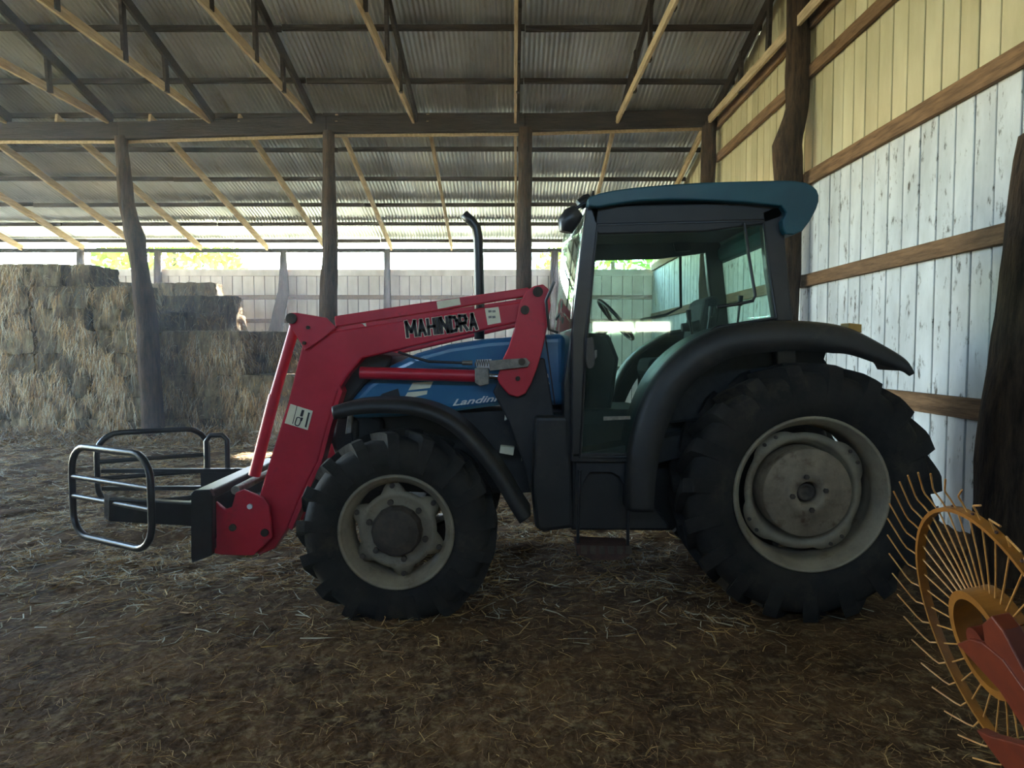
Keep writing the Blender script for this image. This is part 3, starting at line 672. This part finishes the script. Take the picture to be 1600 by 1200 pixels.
# rear fenders
rf = smooth_path([(984, 800), (985, 745), (992, 690), (1008, 635), (1035, 583), (1075, 543), (1130, 514), (1200, 503), (1270, 503), (1330, 513), (1385, 540), (1420, 562), (1433, 580)])
def rear_fender(y0, y1, sg):
    P = xz(rf, 4.50); path = []
    for i, p in enumerate(P):
        a = P[max(i - 1, 0)]; c = P[min(i + 1, len(P) - 1)]; t = Vector((c[0] - a[0], c[1] - a[1])).normalized(); path.append((p, (-t.y, t.x)))
    b = MB(); n = len(path); sect_all = []
    for i, ((px, pz), (nx, nz)) in enumerate(path):
        q = i / (n - 1); lip = .15 + .04 * math.sin(q * math.pi); 
        if q > .72: lip *= max(.10, 1 - (q - .72) / .28 * .62)
        for o, y in ((-lip, y0), (-lip * .5, y0 - sg * .004), (-.02, y0 + sg * .01), (0, y0 + sg * .05), (0, y1)): b.v.append((px + nx * o, y, pz + nz * o))
    for i in range(n - 1):
        for j in range(4): b.f.append([i * 5 + j, i * 5 + j + 1, i * 5 + j + 6, i * 5 + j + 5]); b.sm.append(True); b.mi.append(0)
    return b.build('rear_fender', 'black_plastic', T, solid=.012)
rear_fender(4.50, 4.98, 1); rear_fender(mirror(4.50), mirror(4.98), -1)
part('tail_lamp', [(1322, 505), (1342, 507), (1342, 520), (1322, 519)], 4.6, 'amber', 4.56, 4.68, bevel=.004)
part('inner_fender', [(985, 712), (1012, 640), (1040, 590), (1080, 550), (1135, 520), (1240, 508), (1300, 520), (1260, 640), (1050, 828), (992, 828)], 4.98, 'black_plastic', 4.97, 5.0, bevel=0)

# cab
YN, YFR = 4.66, mirror(4.66)
def both(name, pts, Y, m, th, **k):
    a = part(name, pts, Y, m, Y, Y + th, **k); c = part(name, pts, Y, m, mirror(Y) - th, mirror(Y), **k); return a, c
both('front_pillar', [(916, 322), (938, 322), (931, 385), (915, 530), (908, 716), (893, 716), (893, 520), (907, 390)], YN, 'black', .075, bevel=.012)
both('rear_pillar', [(1190, 330), (1222, 318), (1239, 503), (1211, 503), (1198, 420)], YN, 'black', .075, bevel=.012)
both('roof_rail', [(920, 322), (1222, 314), (1222, 340), (1192, 350), (1100, 362), (934, 366)], YN, 'black_plastic', .07, bevel=.01)
both('sill', [(893, 708), (986, 708), (990, 722), (893, 722)], YN, 'black', .06, bevel=.006)
gp = [(933, 352), (1192, 345), (1200, 420), (1212, 497), (1120, 512), (1075, 541), (1035, 581), (1009, 633), (993, 690), (986, 714), (906, 714), (915, 530)]
for Y in (YN + .02, mirror(YN + .02)):
    d = part('door_glass', gp, YN + .02, 'glass', Y - .002, Y + .002, bevel=0)
    q = xz(gp, YN + .02); fr = MB().tube([(x, Y - .012 if Y < YC else Y + .012, z) for x, z in q], .014, 6, closed=True); fr.build('door_frame', 'black', d)
    if Y < YC:
        part('door_handle', smooth_path([(916, 528), (927, 530), (929, 570), (918, 576), (914, 560)], 3), 4.65, 'black', 4.635, 4.665, d)
        part('handle_latch', [(928, 548), (933, 546), (933, 558), (929, 562)], 4.64, 'steel', 4.636, 4.65, d)
        part('door_strip', [(943, 651), (985, 650), (985, 655), (943, 657)], 4.668, 'steel', 4.664, 4.672, d, bevel=0)
# windscreen and rear window: curved sheets between the pillars
def pane(name, top_u, bot_u, vt, vb, bulge, m):
    b = MB(); n = 10; rows = []
    for k in range(9):
        t = k / 8; pu, pv = top_u + (bot_u - top_u) * t, vt + (vb - vt) * t; p = at(pu, pv, YN + .03)
        for j in range(n + 1):
            s = j / n; b.v.append((p.x + bulge * (1 - (2 * s - 1) ** 2), YN + .03 + (YFR - YN - .06) * s, p.z))
    for k in range(8):
        for j in range(n): b.f.append([k * (n + 1) + j, k * (n + 1) + j + 1, (k + 1) * (n + 1) + j + 1, (k + 1) * (n + 1) + j]); b.sm.append(True); b.mi.append(0)
    return b.build(name, m, T, solid=.004)
ws = pane('windscreen', 918, 893, 335, 600, -.10, 'glass_front')
rwn = pane('rear_window', 1216, 1234, 345, 500, .06, 'glass')
wiper = MB().tube([at(868, 500, 5.2), at(876, 488, 5.2), at(884, 496, 5.1)], .008, 6).build('wiper', 'black', ws)
part('cowl', [(880, 600), (895, 512), (905, 512), (908, 716), (884, 716)], 4.75, 'black', 4.74, mirror(4.74), bevel=.01)
part('rear_panel', [(1211, 500), (1240, 500), (1250, 640), (1215, 640)], 4.75, 'black', 4.74, mirror(4.74), bevel=.01)
# roof: rounded slab with overhanging tail
rp = xz(smooth_path([(919, 322), (922, 307), (960, 297), (1015, 290.5), (1095, 285), (1180, 282.5), (1243, 282), (1270, 290), (1280, 305), (1276, 326), (1254, 361), (1228, 366), (1222, 345), (1221, 322), (1100, 313), (1000, 314), (935, 324)], 4), 4.60)
rp2 = [p for i, p in enumerate(rp) if i % 2 == 0 or i < 4]
roof = MB().prism(rp2, 4.60, mirror(4.60)).build('cab_roof', 'teal', T, bevel=.035, segs=3); roof.modifiers['bevel'].angle_limit = R(50)
hl = [(at(930, 330, 4.78).x, 2.70), (at(1212, 330, 4.78).x, 2.70), (at(1212, 330, 4.78).x, 2.60), (at(940, 330, 4.78).x, 2.58)]
MB().prism(hl, 4.76, mirror(4.76)).build('roof_lining', 'interior', T, bevel=.02)
def lamp(u, v, Y, r, name):
    o = MB().tube([at(u + 9, v - 6, Y), at(u + 3, v - 2, Y), at(u - 4, v + 3, Y)], [r * .6, r, r * 1.05], 14).build(name, 'black', T)
    MB().tube([at(u - 4, v + 3, Y), at(u - 6, v + 4.5, Y)], [r * .95, r * .9], 14).build('lens', 'lens', o)
lamp(910, 317, 4.74, .035, 'work_light')
lamp(912, 312, 6.0, .035, 'work_light')
mr_ = MB()
mr_.tube([at(u, v, 4.66) for u, v in ((884, 363), (886, 350), (894, 338), (903, 330))], [.045, .065, .066, .05], 14)
mr_.build('wing_mirror', 'black', T)
MB().tube([at(u, v, 4.70) for u, v in ((926, 318), (912, 318), (900, 326), (895, 340))], .012, 8).build('mirror_arm', 'black', T)
MB().tube([at(926, 310, 4.66), at(927, 298, 4.66)], [.014, .004], 6).build('aerial_stub', 'black', T)
MB().tube([at(u, v, 4.64) for u, v in ((1163, 348), (1170, 400), (1180, 462), (1176, 470), (1158, 474), (1120, 480))], .011, 8).build('grab_rail', 'black', T)
MB().tube([at(u, v, 4.70) for u, v in ((872, 520), (858, 515), (853, 470), (866, 440))], .010, 8).build('hand_rail', 'black', T)
MB().tube([at(u, v, 6.12) for u, v in ((1062, 360), (1064, 480), (1040, 492), (1000, 500))], .012, 8).build('grab_rail', 'black', T)
# cab interior
seat = part('seat', [(1010, 560), (1090, 556), (1100, 585), (1085, 600), (1015, 600), (1005, 580)], 5.3, 'seat_cloth', 5.13, 5.62, bevel=.03)
part('seat_backrest', [(1075, 565), (1092, 470), (1108, 462), (1118, 470), (1105, 570)], 5.3, 'seat_cloth', 5.15, 5.60, seat, bevel=.03)
part('seat_base', [(1020, 600), (1085, 600), (1090, 660), (1015, 660)], 5.3, 'interior', 5.18, 5.56, seat)
MB().tube([at(u, v, 5.2) for u, v in ((1110, 500), (1085, 510), (1065, 512))], [.03, .035, .03], 8).build('armrest', 'seat_cloth', seat)
dash = part('dashboard', [(912, 520), (950, 522), (965, 560), (950, 660), (912, 660)], 5.2, 'interior', 5.12, 5.65, bevel=.03)
c = at(962, 500, YC); ax = Vector((.75, 0, .66)).normalized(); e1 = Vector((0, 1, 0)); e2 = ax.cross(e1)
swl = MB().tube([c + (e1 * math.cos(a) + e2 * math.sin(a)) * .19 for a in [2 * math.pi * i / 28 for i in range(28)]], .014, 8, closed=True).build('steering_wheel', 'black', T)
b = MB()
for a in (0, 2.1, 4.2): b.tube([c - ax * .03, c + (e1 * math.cos(a) + e2 * math.sin(a)) * .185], .010, 6)
b.build('wheel_spoke', 'black', swl); MB().tube([c - ax * .03, c - ax * .35], .03, 8).build('steering_column', 'interior', swl)
part('cab_floor', [(905, 700), (1235, 640), (1235, 660), (990, 722), (905, 722)], 5.0, 'interior', 4.76, mirror(4.76), bevel=0)
part('console', [(1000, 575), (1200, 510), (1225, 520), (1225, 640), (1000, 690)], 5.85, 'interior', 5.66, 5.98, bevel=.02)
part('console', [(1060, 570), (1120, 520), (1215, 508), (1225, 520), (1225, 640), (1040, 660)], 4.9, 'interior', 4.80, 5.02, bevel=.02)
for i, (u, v, du) in enumerate(((1085, 520, -8), (1100, 515, 10), (1150, 498, 6))):
    l = MB().tube([at(u, v + 30, 5.0), at(u + du, v - 25, 5.0)], .009, 6).build('control_lever', 'black', T)
    MB().tube([at(u + du, v - 20, 5.0), at(u + du * 1.2, v - 36, 5.0)], [.016, .02], 8).build('lever_knob', 'black', l)
part('cab_mirror', [(1052, 380), (1078, 378), (1080, 392), (1055, 394)], 5.9, 'black', 5.88, 5.92)

# front loader (bolted to the tractor)
AY0, AY1 = 4.83, 4.95
boom_px = [(474, 530), (500, 521), (660, 496), (812, 471), (845, 468), (845, 498), (804, 505), (690, 531), (600, 552), (566, 560), (545, 585), (528, 612), (512, 663), (497, 720), (470, 775), (448, 828), (428, 858), (404, 868), (390, 850), (385, 818), (402, 785), (424, 711), (450, 628)]
mount_px = [(822, 455), (834, 448), (848, 445), (857, 453), (860, 478), (855, 509), (847, 547), (840, 572), (830, 598), (821, 614), (809, 620), (795, 616), (781, 600), (777, 591), (786, 560), (795, 542), (804, 512), (810, 478)]
YA = AY0
GLYPH = {'M': [((0, 0), (0, 1)), ((0, 1), (.5, .3)), ((.5, .3), (1, 1)), ((1, 1), (1, 0))], 'A': [((0, 0), (.5, 1)), ((.5, 1), (1, 0)), ((.2, .3), (.8, .3))],
         'H': [((0, 0), (0, 1)), ((1, 0), (1, 1)), ((0, .5), (1, .5))], 'I': [((.5, 0), (.5, 1))], 'N': [((0, 0), (0, 1)), ((0, 1), (1, 0)), ((1, 0), (1, 1))],
         'D': [((0, 0), (0, 1)), ((0, 1), (.75, .95)), ((.75, .95), (1, .7)), ((1, .7), (1, .3)), ((1, .3), (.75, .05)), ((.75, .05), (0, 0))],
         'R': [((0, 0), (0, 1)), ((0, 1), (.85, .97)), ((.85, .97), (1, .75)), ((1, .75), (.85, .5)), ((.85, .5), (0, .47)), ((.45, .47), (1, 0))]}
def letters(p, tilt, hgt, wid, adv, y, parent):      # heavy block capitals with a pale outline
    for nm, m_, t, d0, d1 in (('brand_outline', 'sticker', .0275, -.003, .001), ('brand_lettering', 'ink', .0185, -.005, -.002)):
        b = MB(); ox = 0
        for ch in 'MAHINDRA':
            w_ = 0 if ch == 'I' else (wid * 1.15 if ch == 'M' else wid * .82)
            for (x0, z0), (x1, z1) in GLYPH[ch]:
                if ch == 'I': x0 = x1 = 0
                A = Vector((ox + x0 * w_, z0 * hgt)); B = Vector((ox + x1 * w_, z1 * hgt)); d = (B - A).normalized(); A -= d * t * .42; B += d * t * .42; q = Vector((-d.y, d.x)) * t / 2
                pts = [(v.x * math.cos(tilt) - v.y * math.sin(tilt) + p.x, v.x * math.sin(tilt) + v.y * math.cos(tilt) + p.z) for v in (A + q, A - q, B - q, B + q)]
                b.prism(pts, y(d0), y(d1))
            ox += w_ + .0235 
        b.build(nm, m_, parent)
def loader_side(sg):
    y = lambda d: (AY0 + d) if sg > 0 else mirror(AY0 + d)
    def P(name, pts, d0, d1, m, parent=None, bevel=.006): 
        a, c = sorted((y(d0), y(d1))); return MB().prism(xz(pts, YA), a, c).build(name, m, parent or T, bevel=bevel)
    boom = P('loader_boom', boom_px, 0, .12, 'red', bevel=.012)
    P('boom_flange', [(530, 600), (535, 612), (518, 664), (503, 722), (478, 778), (456, 828), (450, 824), (470, 775), (497, 720), (512, 663), (528, 612)], -.004, .14, 'red', boom, bevel=.003)
    m_ = P('loader_mount', mount_px, -.05, -.02, 'red', bevel=.008)
    P('mount_plate', mount_px, .14, .17, 'red', m_, bevel=.008)
    for u, v, r in ((840, 457, .034), (820, 485, .030), (809, 591, .016)):
        p = at(u, v, YA); MB().disc((p.x, p.z), r, *sorted((y(-.065), y(.18))), 14).build('pivot_pin', 'hub_dark', m_)
    lk = P('levelling_link', [(522, 494), (640, 476), (826, 449), (828, 462), (640, 493), (524, 511)], .0, .06, 'red', bevel=.008)
    br = P('link_bracket', [(449, 495), (457, 489), (466, 489), (512, 497), (527, 512), (505, 530), (478, 548), (468, 530), (456, 512)], -.03, -.01, 'red', bevel=.006)
    for u, v, r in ((458, 498, .036), (484, 512, .012), (478, 536, .012)):
        p = at(u, v, YA); MB().disc((p.x, p.z), r, *sorted((y(-.05), y(.03))), 14).build('pivot_pin', 'hub_dark', br)
    a, c = sorted((y(.015), y(.09)))
    fl = MB().tube([Vector((at(458, 505, YA).x, (a + c) / 2, at(458, 505, YA).z)), Vector((at(425, 620, YA).x, (a + c) / 2, at(425, 620, YA).z))], .036, 14).build('tilt_cylinder', 'red', T)
    MB().tube([Vector((at(425, 618, YA).x, (a + c) / 2, at(425, 618, YA).z)), Vector((at(393, 745, YA).x, (a + c) / 2, at(393, 745, YA).z))], .040, 14).build('cylinder_barrel', 'red', fl)
    ym = (y(.03) + y(.09)) / 2
    q = lambda u, v: Vector((at(u, v, YA).x, ym, at(u, v, YA).z))
    lc = MB().tube([q(560, 583), q(742, 588)], .042, 18).tube([q(742, 588), q(752, 588)], .046, 18).build('lift_cylinder', 'red', T)
    MB().tube([q(750, 588), q(800, 590)], .022, 14).build('piston_rod', 'chrome', lc)
    if sg > 0:
        MB().tube([q(622, 550) + Vector((0, -.05, 0)), q(645, 558) + Vector((0, -.05, 0)), q(670, 565) + Vector((0, -.05, 0)), q(722, 567) + Vector((0, -.05, 0))], .009, 8).build('hydraulic_hose', 'black', lc)
        MB().tube([q(722, 567) + Vector((0, -.05, 0)), q(738, 567) + Vector((0, -.05, 0))], .016, 8).build('hose_coupling', 'steel', lc)
        pr = MB().prism(xz([(764, 563), (822, 559), (828, 566), (824, 573), (766, 579)], YA), y(-.08), y(-.052)).build('prop_lever', 'steel', T, bevel=.004)
        MB().tube([q(742 + 22 * i / 40, 567 + 5 * math.sin(i * .95)) + Vector((0, -.06 + .012 * math.cos(i * .95), 0)) for i in range(41)], .0035, 6).build('coil_spring', 'steel', pr)
        p = at(815, 565, YA); MB().disc((p.x, p.z), .024, y(-.10), y(-.05), 12).build('pin', 'hub_dark', pr)
        part('cylinder_lug', [(742, 575), (764, 575), (764, 600), (750, 604), (742, 598)], YA, 'steel', y(-.02), y(.03), lc)
        # stickers and lettering
        s = MB().prism(xz([(454, 631), (489, 642), (481, 672), (445, 661)], YA), y(-.004), y(.001)).build('sticker', 'sticker', boom)
        for pts in ([(464, 634), (465, 634), (458, 662), (457, 662)], [(472, 640), (476, 641), (473, 651), (469, 650)], [(471, 652), (474, 653), (472, 658), (469, 657)], [(482, 644), (484.5, 645), (479, 668), (476.5, 667)]):
            MB().prism(xz(pts, YA), y(-.0055), y(-.0035)).build('printed_line', 'ink', s)
        ring = smooth_path([(463, 655), (465, 652), (470, 654), (469, 660), (466, 665), (461, 663), (463, 655)], 3)
        MB().tube([at(u, v, y(-.0045)) for u, v in ring[:-1]], .0035, 5, closed=True).build('printed_emblem', 'ink', s)
        s2 = MB().prism(xz([(757.5, 482), (779, 479.5), (783, 504), (762, 508)], YA), y(-.004), y(.001)).build('sticker', 'sticker', boom)
        for v0 in (485, 494):
            for u0 in (763, 769):
                MB().prism(xz([(u0, v0), (u0 + 5, v0 - .5), (u0 + 5.4, v0 + 3), (u0 + .4, v0 + 3.5)], YA), y(-.0055), y(-.0035)).build('printed_line', 'steel', s2)
        MB().prism(xz([(682, 471), (718, 465.5), (720, 476), (684, 483)], YA), y(-.004), y(.001)).build('sticker', 'sticker', lk)
        p = at(637, 526, YA); ang_ = math.atan2(11.5, 100)
        letters(p, ang_, .098, .050, .0585, y, boom)
    return boom
loader_side(1); loader_side(-1)
# loader tower under the mount plates, cross tube and quick hitch
for a, c in ((AY0 + .0, AY0 + .14), (mirror(AY0 + .14), mirror(AY0))):
    MB().prism(xz([(779, 596), (800, 604), (842, 560), (851, 560), (858, 600), (866, 650), (872, 715), (866, 790), (836, 800), (822, 735), (795, 660), (770, 612)], YA), a, c).build('loader_tower', 'frame_dark', T, bevel=.01)
MB().tube([at(495, 690, AY1 + .0), Vector((at(495, 690, AY1).x, mirror(AY1), at(495, 690, AY1).z))], .06, 16).build('cross_tube', 'red', T)
hitch_px = [(325, 784), (332, 780), (352, 796), (362, 792), (368, 770), (380, 765), (398, 772), (412, 778), (420, 790), (425, 840), (396, 868), (384, 868), (372, 868), (345, 867), (331, 864), (324, 850)]
for a, c in ((AY0 - .08, AY0 - .05), (mirror(AY0 - .05), mirror(AY0 - .08))):
    h = MB().prism(xz(hitch_px, YA - .08), a, c).build('hitch_plate', 'red', T, bevel=.006)
    for u, v, r, mm in ((391, 791, .018, 'letter_white'), (364, 824, .024, 'hub_dark'), (414, 832, .026, 'hub_dark')):
        p = at(u, v, YA - .08); MB().disc((p.x, p.z), r, a - .014, c + .03, 14).build('pivot_pin', mm, h)
hb = at(362, 806, AY0); MB().tube([(hb.x, AY0 - .05, hb.z), (hb.x, mirror(AY0 - .05), hb.z)], .05, 16).build('hitch_tube', 'black', T)
hb = at(372, 764, AY0); MB().tube([(hb.x, AY0 - .05, hb.z), (hb.x, mirror(AY0 - .05), hb.z)], .03, 14).build('hitch_rod', 'steel', T)

# ------------------------------------------------------------------ bale grab
GX = at(313, 800, 4.64).x
G = empty('bale_grab', (GX, YC, 0), 'black tubular bale grab hanging on the red loader arms', 'implement')
GY0, GY1 = 4.62, mirror(4.62)
for a, c in ((GY0, GY0 + .05), (GY1 - .05, GY1)):
    MB().prism(xz([(298, 772), (303, 766), (327, 765), (332, 776), (331, 868), (300, 880), (298, 872)], 4.62), a, c).build('end_plate', 'black', G, bevel=.006)
zt = at(313, 770, 4.62).z
MB().box((GX, (GY0 + GY1) / 2, zt - .03), (.12, GY1 - GY0 - .10, .07)).build('top_beam', 'black', G, bevel=.012)
MB().box((GX, (GY0 + GY1) / 2, zt - .36), (.11, GY1 - GY0 - .10, .09)).build('bottom_beam', 'black', G, bevel=.012)
MB().box((GX + .05, (GY0 + GY1) / 2, zt - .19), (.015, GY1 - GY0 - .10, .28)).build('back_plate', 'frame_dark', G)
def pad(A, B, ztop, zbot, zs, r=.023):             # rounded tube loop in the vertical plane through A and B
    A, B = Vector(A), Vector(B); L_ = (B - A).length; d = (B - A).normalized(); H_ = ztop - zbot; rc = .17; pts = []
    for (cx, cz, a0) in ((L_ - rc, H_ - rc, 0), (rc, H_ - rc, 90), (rc, rc, 180), (L_ - rc, rc, 270)):
        for k in range(7):
            a = R(a0 + 15 * k); pts.append(A + d * (cx + rc * math.cos(a)) + Vector((0, 0, zbot + cz + rc * math.sin(a))))
    loop = MB().tube(pts, r, 12, closed=True).build('grab_loop', 'black', G)
    for z in zs: MB().tube([A + d * .01 + Vector((0, 0, z)), B - d * .01 + Vector((0, 0, z))], r * .8, 10).build('loop_bar', 'black', loop)
    return loop
nA = at(113, 760, 4.95); nB = at(236, 780, 4.50)
pad((nA.x, 4.95, 0), (nB.x, 4.50, 0), 1.05, .43, (.835, .70))
fA = at(152, 740, 5.80); fB = at(325, 740, 6.22)
pad((fA.x, 5.80, 0), (fB.x, 6.22, 0), 1.03, .43, (.80, .66))
a0 = at(300, 807, 4.60); a1 = at(176, 794, 4.74)
MB().bar((a0.x, 4.68, a0.z), (a1.x, 4.72, a1.z), .07, .155).build('grab_arm', 'black', G, bevel=.01)
MB().prism(xz([(168, 770), (176, 772), (176, 812), (168, 806)], 4.74), 4.70, 4.78).build('arm_end_plate', 'steel', G)
b0 = Vector((GX - .04, mirror(4.68), a0.z)); b1 = at(160, 745, 6.05)
arm = MB().bar((b0.x, b0.y, a0.z + .05), (b1.x, 6.05, a0.z + .05), .05, .035).bar((b0.x, b0.y, a0.z - .10), (b1.x, 6.05, a0.z - .10), .05, .035).build('grab_arm', 'black', G, bevel=.005)
MB().box(((b0.x - .26), b0.y - .01, a0.z - .025), (.62, .04, .14)).build('arm_plate', 'black', arm)
u0 = at(338, 740, 6.1)
MB().tube([(u0.x - .09, 6.12, a0.z - .1), (u0.x - .09, 6.12, .93), (u0.x - .05, 6.12, .98), (u0.x + .05, 6.12, .98), (u0.x + .09, 6.12, .94), (u0.x + .09, 6.12, a0.z - .1)], .022, 10).build('guard_loop', 'black', G)

# ------------------------------------------------------------------ hay rake wheel at the lower right
HC = at(1553, 1002, 2.45); n_ = Vector((.966, -.07, .25)).normalized()
W = empty('hay_rake', HC, 'orange finger wheel hay rake with long sprung tines beside the rear tyre', 'implement')
upv = Vector((0, 0, 1)); e2 = (upv - n_ * upv.dot(n_)).normalized(); e1 = n_.cross(e2) * -1
if e1.x > 0: pass
def wp(r, a, o=0): return HC + (e1 * math.cos(a) + e2 * math.sin(a)) * r + n_ * o
RR = .475
def hoop(name, r, w_, th, m, parent, n=64):
    b = MB(); 
    for i in range(n):
        a = 2 * math.pi * i / n
        for rr_, o in ((r, -w_ / 2), (r, w_ / 2), (r - th, w_ / 2), (r - th, -w_ / 2)): b.v.append(tuple(wp(rr_, a, o)))
    for i in range(n):
        i2 = (i + 1) % n
        for j in range(4): b.f.append([i * 4 + j, i * 4 + (j + 1) % 4, i2 * 4 + (j + 1) % 4, i2 * 4 + j]); b.sm.append(False); b.mi.append(0)
    return b.build(name, m, parent)
rim_h = hoop('rake_rim', RR, .034, .014, 'orange', W)
hub_h = hoop('rake_hub_ring', .185, .10, .03, 'orange', W)
NT = 40
for i in range(NT):
    a = 2 * math.pi * i / NT
    sg = 1 if e1.x < 0 else -1
    b = MB().tube([wp(.17, a, .01), wp(RR * .6, a + .02, .012), wp(RR - .012, a + .05, .006), wp(RR + .035, a + .065, -.01), wp(RR + .06, a + .07, -.02), wp(RR + .075, a + .06 - sg * .05, -.03), wp(RR + .14, a + .05 - sg * .21, -.06)], .0034, 6)
    b.build('tine', 'tine', W)
for i in range(24):
    a = 2 * math.pi * (i + .5) / 24; MB().tube([wp(RR + .002, a, .0), wp(RR + .008, a, .0)], .006, 6).build('rim_bolt', 'rust', rim_h)
MB().tube([wp(0, 0, -.06), wp(0, 0, .06)], .06, 18).build('rake_hub', 'red_orange', W)
# red carrier arm on the near side of the wheel, running down to the lower right
def on_plane(u, v, off):
    d = at(u, v, 1.0) - Vector((0, 0, CAM_H)); c0 = HC + n_ * off
    return Vector((0, 0, CAM_H)) + d * ((c0 - Vector((0, 0, CAM_H))).dot(n_) / d.dot(n_))
def slab(name, pts, off, th, m, parent):
    b = MB(); P = [on_plane(u, v, off) for u, v in pts]; k = len(P)
    b.add([p for p in P] + [p + n_ * th for p in P], [list(range(k)), list(range(2 * k - 1, k - 1, -1))] + [(i, i + k, (i + 1) % k + k, (i + 1) % k) for i in range(k)])
    return b.build(name, m, parent, bevel=.005)
arm = slab('carrier_arm', [(1494, 1006), (1514, 998), (1534, 1004), (1566, 1030), (1600, 1078), (1660, 1150), (1660, 1260), (1600, 1140), (1560, 1078)], -.075, .02, 'red_orange', W)
slab('arm_flange', [(1534, 975), (1548, 962), (1566, 985), (1600, 1050), (1650, 1120), (1660, 1150), (1600, 1078), (1566, 1030), (1538, 1005)], -.07, .06, 'red_orange', arm)
slab('frame_beam', [(1524, 1140), (1545, 1150), (1600, 1165), (1680, 1195), (1680, 1330), (1600, 1235), (1560, 1190)], -.10, .04, 'red_orange', W)
